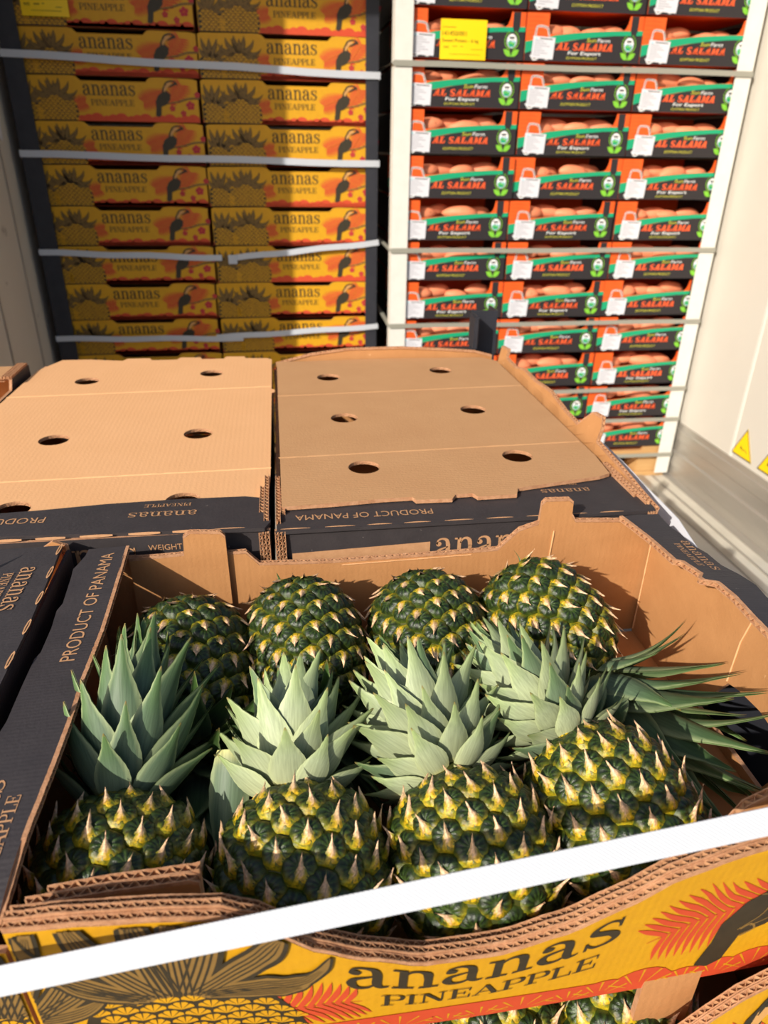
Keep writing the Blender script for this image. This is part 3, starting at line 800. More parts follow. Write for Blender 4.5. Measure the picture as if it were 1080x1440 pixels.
# ---- the open front carton
box = empty('pineapple_carton', (0, 0, 0), 'open yellow and black pineapple carton holding eight fruits in the foreground', 'carton', 'cartons on the front pallet')
ZB = -.505
panel('base_panel', [rect(-.200, .262, .396, .636)], zw(ZB - .003), T_, ('kraft', 'kraft', 'kraft_edge'), box)
bw = [(-.200, ZB), (.396, ZB), (.398, -.372), (.385, -.3705), (.362, -.3600), (.303, -.3565), (.298, -.349), (.2975, -.3345), (.293, -.3305), (.267, -.3300), (.263, -.3345), (.262, -.357),
      (.241, -.3640), (.219, -.3865), (.156, -.3880), (.038, -.3895), (-.035, -.3870), (-.048, -.3720), (-.200, -.3720)]
panel('back_wall', [bw], lambda u, v, w: (u, .642 + w, v), T_, ('black', 'kraft', 'kraft_edge'), box)
flute_edge('wall_edge', [(p[0], .642, p[1] + .0012) for p in reversed(bw[2:])], (0, 1, 0), (0, 0, -1), .0045, box, .003, .008)
tb = [(-.162, ZB + .002), (-.065, ZB + .002), (-.0665, -.350), (-.071, -.3445), (-.100, -.3425), (-.1075, -.348), (-.1085, -.3670), (-.162, -.3700)]
o = panel('end_tab', [tb], lambda u, v, w: (u, .6360 + w, v), .004, ('kraft', 'kraft', 'kraft_edge'), box)
flute_edge('wall_edge', [(p[0], .636, p[1] + .001) for p in reversed(tb[2:])], (0, 1, 0), (0, 0, -1), .0042, o, .003, .008)
# right wall with the hand hole, slightly bowed outwards
def Frw(u, v, w):
    s = (u - .262) / .375; return (.395 + .016*math.sin(PI*s)*max(0, (v - ZB)/.15) + w, u, v)
rw = [(.256, ZB), (.637, ZB), (.637, -.362), (.52, -.358), (.4, -.356), (.256, -.357)]
hole = [(.498, -.494), (.470, -.444), (.455, -.440), (.425, -.437), (.400, -.440), (.388, -.450), (.384, -.476), (.392, -.496)]
panel('side_wall', [rw, list(reversed(hole))], Frw, T_, ('black', 'kraft', 'kraft_edge'), box, sub=.03)
inner = [(.352, .634), (.3585, .612), (.364, .588), (.3665, .559), (.3665, .545), (.3725, .541), (.3745, .53), (.377, .515), (.3705, .507), (.3715, .503), (.3835, .4995), (.3850, .475), (.384, .445), (.386, .42), (.382, .39), (.376, .35), (.366, .305), (.358, .262)]
outer = [(.386, .262), (.402, .32), (.4115, .38), (.416, .44), (.415, .475), (.4185, .495), (.4155, .515), (.409, .535), (.4095, .56), (.403, .578), (.402, .60), (.397, .615), (.3965, .638)]
def Ffl(u, v, w): return (u, v, -.3515 - .10*max(0, u - .37) + .003*math.sin(v*30) + w)
panel('top_flap', [list(reversed([(a, b) for a, b in inner])) + list(reversed(outer))], Ffl, T_, ('black', 'kraft', 'kraft_edge'), box, sub=.02)
flute_edge('flap_edge', [Ffl(a, b, 0) for a, b in inner], (0, 0, 1), (1, .1, 0), .0055, box, .004, .0075)
A = Art(lambda u, v: (.4085 - v*.98 - .0*u, .598 - u))      # text read from the right: turned a quarter
word(A, 'ananas', .012, .002, .0085, 'bare', 1, .062); word(A, 'PINEAPPLE', .018, .0135, .0062, 'bare', 1, .048)
A = Art(lambda u, v: (.401 + v - u*.0 + .16*(0), .585 - u))
word(A, 'ananas', .0, -.008, .0085, 'bare', 1, .062); word(A, 'PINEAPPLE', .006, -.018, .0060, 'bare', 1, .048)
lettering('lettering', A, lambda u, v, w: Ffl(u, v, w + T_/2), box, lab='kraft coloured words ananas pineapple')
def ridge(pts, name='crease', r=.0009):
    mb = MB(); P = resample(pts, .006); vs = []
    for i, p in enumerate(P):
        a = P[max(i-1, 0)]; b = P[min(i+1, len(P)-1)]; tg = (b - a).normalized()
        k_ = r*(1 + .5*noise.noise(p*200))
        x_ = tg.orthogonal().normalized(); y_ = tg.cross(x_)
        for q in range(5): vs.append(p + (x_*math.cos(q*2*PI/5) + y_*math.sin(q*2*PI/5))*k_)
    mb.add(vs, [(5*i + q, 5*i + (q+1) % 5, 5*i + 5 + (q+1) % 5, 5*i + 5 + q) for i in range(len(P)-1) for q in range(5)])
    return mb.build(name, ['kraft_light'], box, True)
ridge([(.2800, .6393, -.365), (.2770, .6393, -.43), (.2760, .6393, -.50)])
ridge([Frw(.47, -.362, -.0026), Frw(.475, -.40, -.0026), Frw(.472, -.443, -.0026)])
ridge([Frw(.634, -.37, -.003), Frw(.634, -.44, -.003), Frw(.634, -.50, -.003)])
ridge([(.05, .6393, -.392), (.12, .6393, -.3905), (.19, .6393, -.389)], r=.0006)
# left wall and its black flap
panel('side_wall', [[(.262, ZB), (.637, ZB), (.637, -.366), (.262, -.366)]], lambda u, v, w: (-.200 - w, u, v), T_, ('black', 'kraft', 'kraft_edge'), box)
li = [(-.1615, .634), (-.1600, .56), (-.1590, .50), (-.1600, .44), (-.1585, .40), (-.1590, .35), (-.1610, .30), (-.1630, .256)]
lo_ = [(-.2045, .252), (-.2035, .30), (-.2025, .35), (-.2030, .38), (-.2010, .40), (-.2025, .44), (-.2030, .470), (-.2005, .478), (-.2010, .51), (-.2030, .535), (-.2005, .545), (-.2030, .585), (-.2045, .60), (-.2025, .606), (-.1985, .622), (-.1980, .6345)]
def Fll(u, v, w): return (u, v, -.3555 + .0015*math.sin(v*22) + .05*(u + .16)*1.0 + w - .012*max(0, (.30 - v)/.05)**2)
panel('top_flap', [li[::-1] + lo_[::-1]] if False else [lo_ + li], Fll, T_, ('black', 'kraft', 'kraft_edge'), box, sub=.02)
flute_edge('flap_edge', [Fll(a, b, 0) for a, b in li], (0, 0, 1), (-1, 0, 0), .0048, box, .003, .0065)
A = Art(lambda u, v: (-.1885 - v + .5*0, .460 + u))         # reads away from the camera
A = Art(lambda u, v: (-.171 - v, .462 + u))
A.text('bare', 1, 'PRODUCT OF PANAMA', 0, 0, .160, .0115)
A2 = Art(lambda u, v: (-.171 - v, .262 + u))
word(A2, 'ananas', .0, .012, .011, 'bare', 1, .084); word(A2, 'PINEAPPLE', .008, -.0005, .0080, 'bare', 1, .062)
lettering('lettering', A, lambda u, v, w: Fll(u, v, w + T_/2), box, .02, 'kraft coloured words product of Panama')
lettering('lettering', A2, lambda u, v, w: Fll(u, v, w + T_/2), box, .02, 'kraft coloured words ananas pineapple')
# front wall: three plies that sag and bow out
rimp = [(.052, -.3490), (.087, -.3440), (.130, -.3415), (.160, -.3425), (.178, -.3500), (.190, -.3630), (.202, -.3790), (.236, -.3985), (.268, -.4120), (.310, -.4110), (.350, -.3965), (.377, -.3775), (.408, -.3540), (.437, -.3440), (.458, -.3410), (.50, -.343), (.545, -.348)]
def rimz(u):
    for a, b in zip(rimp, rimp[1:]):
        if a[0] <= u <= b[0]:
            t = (u - a[0])/(b[0] - a[0]); t = t*t*(3 - 2*t)*.5 + t*.5; return a[1] + (b[1] - a[1])*t
    return rimp[0][1] if u < rimp[0][0] else rimp[-1][1]
FB = -.4930
def bulge(u, v): return .022*max(0, math.sin(PI*min(max(u/.6, 0), 1))) * min(1.1, max(0, (v + .5)/.14))
def Ffr(off):
    return lambda u, v, w: (-.205 + u, .25 + off - bulge(u, v) - w, v)
us = [.052 + i*.009 for i in range(55)]; us = [u for u in us if u < .545] + [.545]
def bot(u): return FB + .012*min(1, max(0, (u - .3)/.25)) - .006*math.sin(PI*u/.6)
for k in range(3):
    dz = (0, .0015, -.0015)[k]
    lp = [(u, bot(u)) for u in us] + [(u, rimz(u) - .002 + dz + .0012*noise.noise(Vector((u*60, k*5, 0)))) for u in reversed(us)]
    pl = panel('front_ply', [lp], Ffr(.0047*k), .004, ('yellow' if k == 0 else 'kraft', 'kraft', 'kraft_edge'), box, sub=.02)
    flute_edge('ply_edge', [Ffr(.0047*k)(u, rimz(u) + dz + .0012*noise.noise(Vector((u*60, k*5, 0))), 0) for u in us], (0, 1, 0), (0, 0, -1), .0042, pl, .0028, .0062)
# print on the front (art drawn in 0..0.14, mapped between bottom and rim plane)
def hmap(u, v):
    dip = .012*max(0, min(1, (u - .19)/.02))*max(0, min(1, (.45 - u)/.02))
    return (u, bot(u) + v*(rimz(min(max(u, .052), .545)) - bot(u))/(.1375 - dip))
A = Art(hmap); carton_art(A, True, .5435, .0, .013)
def clip_items(A, umin, umax):
    """keep the art on the board: drop triangles above the rim or outside the panel"""
    out = []
    for m, lay, vs, fs in A.items:
        def ok(t):
            for i in t:
                u, v = vs[i]
                if u < umin or u > umax or v > rimz(u) - .0025 or v < bot(u) + .0003: return False
            return True
        # split first so clipping is fine
        vs = list(vs); todo = list(fs); keep = []
        while todo:
            t = todo.pop()
            L = [((vs[t[i]][0]-vs[t[(i+1)%3]][0])**2 + (vs[t[i]][1]-vs[t[(i+1)%3]][1])**2, i) for i in range(3)]
            l, i = max(L)
            if l > .02**2 or (l > .0015**2 and not ok(t) and any(umin <= vs[j][0] <= umax and bot(vs[j][0]) < vs[j][1] < rimz(vs[j][0]) - .0025 for j in t)):
                a, b, c = t[i], t[(i+1)%3], t[(i+2)%3]
                vs.append(((vs[a][0]+vs[b][0])/2, (vs[a][1]+vs[b][1])/2)); q = len(vs)-1
                todo += [(a, q, c), (q, b, c)]; continue
            if ok(t): keep.append(t)
        if keep:
            ids = sorted({i for t in keep for i in t}); mp = {i: n for n, i in enumerate(ids)}
            out.append((m, lay, [vs[i] for i in ids], [tuple(mp[i] for i in t) for t in keep]))
    A.items = out
full = list(A.items)
clip_items(A, .054, .5435)
o = A.build('printed_design', Ffr(0), box, base=.0024, step=.00012)
tag(o, 'printed ananas pineapple lettering, toucan, ferns and pineapples')
# the corner column left of the front panel carries the rest of the print
cc = [(-.003, -.4990), (.0475, -.4990), (.0475, -.3725), (-.003, -.3725)]
panel('corner_column', [cc], Ffr(.003), .0045, ('yellow', 'kraft', 'kraft_edge'), box, sub=.02)
A = Art(); A.items = full
_rz, _bt = rimz, bot
rimz = lambda u: -.371; bot = lambda u: -.4985
clip_items(A, 0, .0465); rimz, bot = _rz, _bt
A.build('printed_design', Ffr(.003), box, base=.0026, step=.00012)
# inner tabs behind the front rim
tl = [(.040, -.45), (.1435, -.45), (.1440, -.3745), (.140, -.3720), (.095, -.3725), (.045, -.3765)]
def Ftab(u, v, w): return (-.205 + u, .272 - w - .25*(v + .38), v)
def Ftab2(u, v, w): return (-.205 + u, .2700 - w, v)
for k in range(2):
    tl2 = [(.048 + .01*k, -.46), (.1440, -.46), (.1445, -.3640 + .003*k), (.140, -.3615), (.095, -.3630), (.052 + .01*k, -.3665)]
    pt = panel('front_tab', [tl2], (lambda kk: (lambda u, v, w: (-.205 + u, .2675 + .0055*kk - w, v)))(k), .0045, ('kraft', 'kraft', 'kraft_edge'), box)
    flute_edge('tab_edge', [(-.205 + p[0], .2675 + .0055*k, p[1] + .0012) for p in reversed(tl2[2:])], (0, 1, 0), (0, 0, -1), .0052, pt, .003, .0085)
trp = [(.440, -.45), (.545, -.45), (.545, -.3440), (.486, -.3465), (.470, -.3560), (.463, -.3700), (.455, -.39)]
pt = panel('front_tab', [trp], lambda u, v, w: (-.205 + u, .2700 - w, v), .0045, ('kraft', 'kraft', 'kraft_edge'), box)
flute_edge('tab_edge', [(-.205 + p[0], .2700, p[1] + .0012) for p in reversed(trp[2:])], (0, 1, 0), (0, 0, -1), .005, pt, .003, .008)

# ---- cartons of the back row, with closed lids
def hole_loop(cx, cy, r, n=26): return [(cx + r*math.cos(-2*PI*i/n), cy + r*math.sin(-2*PI*i/n)) for i in range(n)]
def lidded(x0, x1, y0, y1, lid, holes, creases, flap, label, lm, ztop, texts, facetexts, lid_over):
    t = empty('pineapple_carton', (0, 0, 0), label, 'carton', 'cartons on the front pallet')
    k = T_
    panel('front_wall', [[(x0, ZB), (x1, ZB), (x1, ztop - .002), (x0, ztop - .002)]], lambda u, v, w: (u, y0 + .002 - w, v), k, ('black', 'kraft', 'kraft_edge'), t)
    panel('back_wall', [[(x0, ZB), (x1, ZB), (x1, ztop - .012), (x0, ztop - .012)]], lambda u, v, w: (u, y1 + w, v), k, ('black', 'kraft', 'kraft_edge'), t)
    for x, s in ((x0 + .004, -1), (x1 - .004, 1)):
        lp = [(y0 + .005, ZB), (y1 - .003, ZB), (y1 - .003, ztop - .010), (y0 + .16, ztop - .012), (y0 + .14, ztop - .004), (y0 + .005, ztop - .005)]
        panel('side_wall', [lp], lambda u, v, w, x=x, s=s: (x + s*w, u, v), k, ('black', 'kraft', 'kraft_edge'), t)
        for q in range(2):
            flute_edge('wall_edge', [(x - s*.005*q, y0 + .012 + .02*q, ztop - .0012), (x - s*.005*q, y0 + .05, ztop - .0018), (x - s*.005*q, y0 + .13 - .03*q, ztop - .003)], (1, 0, 0), (0, 0, -1), .005, t, .006, .008)
    panel('base_panel', [rect(x0 + .004, y0 + .006, x1 - .004, y1 - .004)], zw(ZB - .003), k, ('kraft',) * 3, t)
    zl = ztop + (.0035 if lid_over else -.004)
    L = panel('lid', [lid] + [hole_loop(*h) for h in holes], zw(zl), .0045, (lm, lm, 'kraft_edge'), t)
    for (a, b) in creases:
        mb = MB(); A0 = Vector(a); B0 = Vector(b); n = 40; vs = []
        for i in range(n + 1):
            p = A0.lerp(B0, i/n); z = zl + .00225
            vs += [(p.x, p.y - .0022, z), (p.x, p.y, z + .0009 + .0004*noise.noise(Vector((p.x*80, 0, 0)))), (p.x, p.y + .0022, z)]
        fs = []
        for i in range(n): fs += [(3*i, 3*i+3, 3*i+4, 3*i+1), (3*i+1, 3*i+4, 3*i+5, 3*i+2)]
        mb.add(vs, fs); mb.build('crease', [lm], L)
    for h in holes:    # raw corrugated ring seen inside each hole's far side
        pts = [(h[0] + h[2]*math.cos(a), h[1] + h[2]*math.sin(a), zl) for a in [PI*(-.05 + 1.1*i/16) for i in range(17)]]
        mb = MB(); n = len(pts); P = resample(pts, .0012); vs = []; fs = []
        for i, p in enumerate(P):
            dx = Vector((h[0] - p.x, h[1] - p.y, 0)).normalized()
            o_ = .0006 + .0004*(i % 2); zz = .0011*math.sin(i*.9)
            vs += [p + dx*o_ + Vector((0, 0, zz + .0004)), p + dx*o_ + Vector((0, 0, zz - .0004))]
        for i in range(len(P) - 1): fs.append((2*i, 2*i+1, 2*i+3, 2*i+2))
        mb.add(vs, fs); mb.build('hole_edge', ['flute'], L)
    fp = panel('top_flap', [flap], zw(ztop + (0 if not lid_over else -.0022)), .004, ('black', 'kraft', 'black'), t, sub=.05)
    # perforated fold: bare board slits, nicked and slightly proud
    mb = MB(); x = x0 + .006; dz_ = -.0022 if lid_over else 0
    while x < x1 - .03:
        L_ = .026 + .006*rnd.random(); n = 6; vs = []
        for i in range(n + 1):
            u = x + L_*i/n; h_ = .0007*math.sin(PI*i/n)
            vs += [(u, y0 - .0009 - h_*.5, ztop + .0006 - h_*.9 + dz_), (u, y0 - .0004 - h_*.2, ztop + .0022 + h_ + dz_)]
        fs = [(2*i, 2*i+2, 2*i+3, 2*i+1) for i in range(n)]
        mb.add(vs, fs); x += L_ + .012 + .004*rnd.random()
    mb.build('perforation', ['bare'], t)
    zf = ztop + .002 + (0 if not lid_over else -.0022)
    for fn in texts:
        A = Art(); fn(A); lettering('lettering', A, lambda u, v, w: (u, v, zf + w), t, lab='kraft coloured lettering on the black flap')
    A = Art()
    for fn in facetexts: fn(A)
    if A.items: lettering('face_lettering', A, lambda u, v, w: (u, y0 - .0003 - w, v), t, lab='kraft coloured lettering on the black front')
    return t

def flip(A, fn, x, y):    # lettering turned half round (read from the far side)
    B = Art(lambda u, v: (x - u, y - v)); fn(B); A.items += B.items
lidL = [(-.432, .705), (-.026, .700), (-.0225, .80), (-.0215, 1.12), (-.0165, 1.125), (-.0165, 1.138), (-.0215, 1.142), (-.0215, 1.325), (-.030, 1.334),
        (-.070, 1.338), (-.072, 1.350), (-.106, 1.352), (-.110, 1.338), (-.150, 1.338), (-.153, 1.350), (-.190, 1.352), (-.195, 1.338), (-.240, 1.338), (-.246, 1.352), (-.285, 1.352), (-.292, 1.338), (-.352, 1.352), (-.400, 1.352), (-.426, 1.287),
        (-.430, 1.10), (-.437, 1.095), (-.437, 1.075), (-.430, 1.07)]
flapL = [(-.432, .672), (-.028, .654), (-.022, .668), (-.024, .724), (-.05, .732), (-.12, .733), (-.20, .729), (-.27, .721), (-.33, .717), (-.40, .712), (-.432, .715)]
lb = lidded(-.432, -.0225, .658, 1.345, lidL, [(-.327, 1.214, .0195), (-.125, 1.2425, .0195), (-.310, .942, .0195), (-.1215, .947, .0195), (-.300, .7345, .0195), (-.1195, .7375, .0195)],
       [((-.43, 1.135, 0), (-.022, 1.155, 0)), ((-.43, .806, 0), (-.022, .818, 0))], flapL, 'carton with a pale kraft lid with round holes, left of the two lidded cartons', 'kraft_light', ZT + .002,
       [lambda A: flip(A, lambda B: word(B, 'ananas', 0, 0, .0105, 'bare', 1, .072), -.100, .7035), lambda A: flip(A, lambda B: word(B, 'PINEAPPLE', 0, 0, .0075, 'bare', 1, .050), -.108, .722), lambda A: flip(A, lambda B: B.text('bare', 1, 'PRODUCT OF PANAMA', 0, 0, .16, .0125), -.255, .7035)],
       [lambda A: word(A, 'ananas', -.290, -.3930, .026, 'bare', 1, .132), lambda A: A.text('bare', 1, 'WEIGHT', -.147, -.3720, .034, .0065)], False)
for p in lb.children: pass
lidR = [(-.010, .697), (.05, .700), (.10, .705), (.136, .706), (.139, .698), (.180, .697), (.186, .707), (.206, .708), (.210, .699), (.256, .700), (.262, .716), (.320, .728), (.372, .738), (.387, .745), (.392, .80), (.392, 1.26), (.37, 1.285), (.20, 1.292), (-.012, 1.285)]
flapR = [(-.016, .653), (.402, .655), (.406, .668), (.402, .748), (.2, .745), (-.012, .735)]
rb = lidded(-.018, .404, .6575, 1.295, lidR, [(.0746, 1.181, .0195), (.2744, 1.206, .0195), (.083, .975, .0195), (.2795, .993, .0195), (.0915, .795, .0195), (.291, .810, .0195)],
       [((-.012, 1.085, 0), (.39, 1.105, 0)), ((-.012, .835, 0), (.39, .850, 0))], flapR, 'carton with a brown kraft lid with six holes, right of the two lidded cartons', 'kraft_dull', ZT,
       [lambda A: flip(A, lambda B: B.text('bare', 1, 'PRODUCT OF PANAMA', 0, 0, .150, .0120), .154, .6860), lambda A: flip(A, lambda B: word(B, 'ananas', 0, 0, .0085, 'bare', 1, .060), .350, .7200), lambda A: flip(A, lambda B: word(B, 'PINEAPPLE', 0, 0, .0060, 'bare', 1, .042), .340, .7350)],
       [lambda A: word(A, 'ananas', .1535, -.4040, .0275, 'bare', 1, .132), lambda A: A.poly('bare', 1, [(-.001, -.46), (.148, -.46), (.148, -.3800), (-.001, -.3850)])], True)
# raised back flap and right wall of that carton
def Fbf(u, v, w): return (u, 1.300 + w, v)
ar = [(-.014, -.42), (.394, -.42), (.394, -.352), (.36, -.343), (.30, -.338), (.22, -.333), (.12, -.3335), (.05, -.342), (-.014, -.358)]
o = panel('back_flap', [ar], Fbf, .0045, ('black', 'kraft', 'kraft_edge'), rb, sub=.05)
flute_edge('wall_edge', [(p[0], 1.300, p[1] + .001) for p in reversed(ar[2:])], (0, 1, 0), (0, 0, -1), .008, o, .003, .009)
yr = [(.660, ZB), (1.30, ZB), (1.30, -.335), (1.262, -.332), (1.255, -.345), (1.20, -.347), (1.16, -.340), (1.10, -.342), (1.03, -.338), (.96, -.345), (.905, -.347), (.895, -.336), (.880, -.3215), (.852, -.319), (.842, -.330), (.838, -.347), (.80, -.349), (.745, -.352), (.70, -.356), (.66, -.358)]
def Fsr(u, v, w): return (.4060 + w + .35*max(0, v + .36), u, v)
o = panel('side_wall', [yr], Fsr, .0045, ('kraft', 'kraft', 'kraft_edge'), rb, sub=.05)
flute_edge('wall_edge', [Fsr(p[0], p[1] + .001, 0) for p in yr[2:]], (1, 0, 0), (0, 0, -1), .005, o, .003, .008)
# the ends of the front wall, several plies of open flute
for t, xx in ((rb, -.0125), (rb, .3985), (lb, -.0290)):
    for q in range(3):
        flute_edge('corner_plies', [(xx + .0036*(q - 1), .6535 + .0008*q, ZT - .001), (xx + .0036*(q - 1) + .0006, .6535, ZT - .05), (xx + .0036*(q - 1), .6535, ZT - .12)], (1, 0, 0), (0, 1, 0), .0036, t, .003, .0065)

# ---- carton on the left of the open one: its right flap and wall
lc = empty('pineapple_carton', (0, 0, 0), 'black topped pineapple carton left of the open carton, cut by the picture edge', 'carton', 'cartons on the front pallet')
panel('side_wall', [[(.262, ZB), (.640, ZB), (.640, -.356), (.262, -.356)]], lambda u, v, w: (-.2185 + w, u, v), .0035, ('black', 'kraft', 'black'), lc)
panel('side_wall', [[(.262, ZB), (.640, ZB), (.640, -.356), (.262, -.356)]], lambda u, v, w: (-.808 - w, u, v), T_, ('black', 'kraft', 'kraft_edge'), lc)
panel('back_wall', [[(-.806, ZB), (-.219, ZB), (-.219, -.352), (-.232, -.346), (-.27, -.372), (-.806, -.372)]], lambda u, v, w: (u, .642 + w, v), T_, ('black', 'kraft', 'kraft_edge'), lc)
panel('front_wall', [[(-.806, ZB), (-.219, ZB), (-.219, -.360), (-.3, -.36), (-.5, -.40), (-.7, -.36), (-.806, -.36)]], lambda u, v, w: (u, .256 - w, v), T_, ('yellow', 'kraft', 'kraft_edge'), lc)
panel('base_panel', [rect(-.805, .262, -.222, .638)], zw(ZB - .003), T_, ('kraft',) * 3, lc)
def Flc(u, v, w): return (u, v, -.3500 + .04*(u + .215) + w)
fo = [(-.2175, .252), (-.2140, .30), (-.2150, .36), (-.2140, .42), (-.2150, .50), (-.2180, .56), (-.2200, .600), (-.2225, .636), (-.300, .640), (-.2960, .55), (-.2980, .40), (-.300, .252)]
panel('top_flap', [fo], Flc, .0035, ('black', 'kraft', 'black'), lc, sub=.03)
fo2 = [(-.800, .256), (-.725, .256), (-.725, .636), (-.800, .636)]
panel('top_flap', [fo2], lambda u, v, w: (u, v, -.352 + w), T_, ('black', 'kraft', 'kraft_edge'), lc)
A = Art(lambda u, v: (-.2480 + v, .598 - u))
word(A, 'ananas', 0, 0, .0125, 'bare', 1, .070); word(A, 'PINEAPPLE', .008, -.0135, .0090, 'bare', 1, .052)
lettering('lettering', A, lambda u, v, w: Flc(u, v, w + T_/2), lc, lab='kraft coloured words ananas pineapple')
mb = MB(); y = .28
while y < .625:
    xx = -.2145 - max(0, y - .5)*.06; n = 8; L_ = .022
    for i in range(n):       # a slit outlined in bare board
        a0, a1 = 2*PI*i/n, 2*PI*(i+1)/n
        def q(a, r1, r2): return Vector(Flc(xx + r1*math.cos(a) - .001, y + L_/2 + r2*math.sin(a), T_/2 + .0005 + .0006*math.cos(a)))
        mb.add([q(a0, .0022, L_/2), q(a1, .0022, L_/2), q(a1, .0009, L_/2 - .003), q(a0, .0009, L_/2 - .003)], [(0, 1, 2, 3)])
    y += .042
mb.build('perforation', ['bare'], lc)
flute_edge('corner_plies', [(-.2225, .640, -.3495), (-.2225, .640, -.40)], (1, 0, 0), (0, 1, 0), .006, lc, .003, .007)

# ---- far left carton of the back row
fc = empty('pineapple_carton', (0, 0, 0), 'partly hidden carton at the far left edge behind the pale lid', 'carton', 'cartons on the front pallet')
for nm, lp, fm in (('side_wall', [(.66, ZB), (1.29, ZB), (1.29, -.345), (1.20, -.345), (1.19, -.36), (.66, -.36)], lambda u, v, w: (-.4420 + w, u, v)),
                   ('side_wall', [(.66, ZB), (1.29, ZB), (1.29, -.36), (.66, -.36)], lambda u, v, w: (-.836 - w, u, v)),
                   ('back_wall', [(-.834, ZB), (-.444, ZB), (-.444, -.352), (-.834, -.352)], lambda u, v, w: (u, 1.292 + w, v)),
                   ('front_wall', [(-.834, ZB), (-.444, ZB), (-.444, -.36), (-.834, -.36)], lambda u, v, w: (u, .658 - w, v))):
    panel(nm, [lp], fm, T_, ('black', 'kraft', 'kraft_edge'), fc)
panel('base_panel', [rect(-.832, .664, -.446, 1.288)], zw(ZB - .003), T_, ('kraft',) * 3, fc)
panel('top_flap', [rect(-.834, 1.215, -.446, 1.288)], zw(-.349), T_, ('kraft_dull', 'kraft', 'kraft_edge'), fc)
for q in range(3): flute_edge('wall_edge', [(-.443 - .005*q, 1.20, -.343), (-.443 - .005*q, 1.285, -.343)], (1, 0, 0), (0, 0, -1), .005, fc, .004, .008)
flute_edge('wall_edge', [(-.80, 1.212, -.3485), (-.455, 1.212, -.3485)], (0, 0, 1), (0, 1, 0), .005, fc, .004, .008)

# ---- lower layers
PZ = FZ + .144
def make_low(w, d, h=.146):
    t = empty('pineapple_carton', (0, 0, 0), 'x', 'carton', 'lower cartons on the front pallet')
    k = .0045
    for nm, lo, hi, m in (('side_wall', (0, 0, 0), (k, d, h), 'black'), ('side_wall', (w - k, 0, 0), (w, d, h), 'black'), ('back_wall', (k, d - k, 0), (w - k, d, h), 'black'),
                          ('front_wall', (k, 0, 0), (w - k, k, h), 'yellow' if w > d else 'black'), ('base_panel', (k, k, 0), (w - k, d - k, k), 'kraft')):
        mb = MB(); mb.box(lo, hi); mb.build(nm, [m], t)
    for x in ((0, .055), (w - .055, w)):
        mb = MB(); mb.box((x[0], 0, h), (x[1], d, h + .0045)); mb.build('top_flap', ['black'], t)
    return t
lowA = make_low(.592, .388, .142); lowB = make_low(.392, .620, .142); fa = fb = True
names = ['second', 'third', 'fourth', 'lowest']
for L in range(4):
    zb = PZ + (3 - L) * .1475 + .002
    spots = [('A', -.808, 'front left'), ('A', -.205, 'front right'), ('B', -.834, 'back left'), ('B', -.430, 'back middle'), ('B', -.012, 'back right')]
    for kd, x, nm in spots:
        if L == 0 and nm == 'front right': continue
        if kd == 'A':
            o = lowA if fa else copy_tree(lowA); fa = False; o.location = (x, .255, zb)
        else:
            o = lowB if fb else copy_tree(lowB); fb = False; o.location = (x, .664, zb)
        o['label'] = 'closed pineapple carton, %s place of the %s layer of the front pallet' % (nm, names[L])
# the carton right below the open one: fruit shows over its sagging front
z0 = PZ + 3 * .1475 + .002
sb = empty('pineapple_carton', (0, 0, 0), 'yellow pineapple carton under the open one, fruit showing over its sagging front', 'carton', 'cartons on the front pallet')
r2 = [(.0, -.480), (.05, -.478), (.12, -.485), (.2, -.52), (.3, -.545), (.38, -.54), (.425, -.520), (.447, -.4950), (.470, -.4740), (.50, -.4580), (.53, -.4500), (.59, -.4490)]
def lerpz(P, u):
    for a, b in zip(P, P[1:]):
        if a[0] <= u <= b[0]: return a[1] + (b[1] - a[1])*(u - a[0])/(b[0] - a[0])
    return P[-1][1]
def F2(off): return lambda u, v, w: (-.205 + u, .2335 + off - .016*math.sin(PI*u/.6)*min(1, max(0, (v + .67)/.14)) - w, v)
us2 = [i*.01 for i in range(60)]
for k in range(2):
    lp = [(u, z0 + .001) for u in us2] + [(u, lerpz(r2, u) - .0015*k) for u in reversed(us2)]
    p_ = panel('front_ply', [lp], F2(.0047*k), .004, ('yellow' if k == 0 else 'kraft', 'kraft', 'kraft_edge'), sb, sub=.03)
    flute_edge('ply_edge', [F2(.0047*k)(u, lerpz(r2, u) + .001, 0) for u in us2], (0, 1, 0), (0, 0, -1), .0042, p_, .0028, .0062)
A = Art(lambda u, v: (u, -.640 + v*1.32)); carton_art(A, True, .59, 0)
rimz_, bot_ = rimz, bot
rimz = lambda u: lerpz(r2, min(max(u, 0), .59)) ; bot = lambda u: z0 + .002
clip_items(A, .001, .588); rimz, bot = rimz_, bot_
A.build('printed_design', F2(0), sb, base=.0024, step=.00012)
cpz = [(.446, -.56), (.474, -.56), (.474, -.4560), (.446, -.4610)]
cpz = [(.4180, -.56), (.4580, -.56), (.4580, -.4545), (.4180, -.4565)]
panel('corner_tab', [cpz], lambda u, v, w: (-.205 + u, .2475 - w, v), .0045, ('kraft', 'kraft', 'kraft_edge'), sb)
for x, s in ((-.203, -1), (.386, 1)):
    panel('side_wall', [[(.262, z0), (.637, z0), (.637, -.512), (.262, -.512)]], lambda u, v, w, x=x, s=s: (x + s*w, u, v), T_, ('black', 'kraft', 'kraft_edge'), sb)
panel('back_wall', [[(-.198, z0), (.381, z0), (.381, -.512), (-.198, -.512)]], lambda u, v, w: (u, .642 + w, v), T_, ('black', 'kraft', 'kraft_edge'), sb)
panel('base_panel', [rect(-.198, .25, .381, .638)], zw(z0 + .003), T_, ('kraft',) * 3, sb)

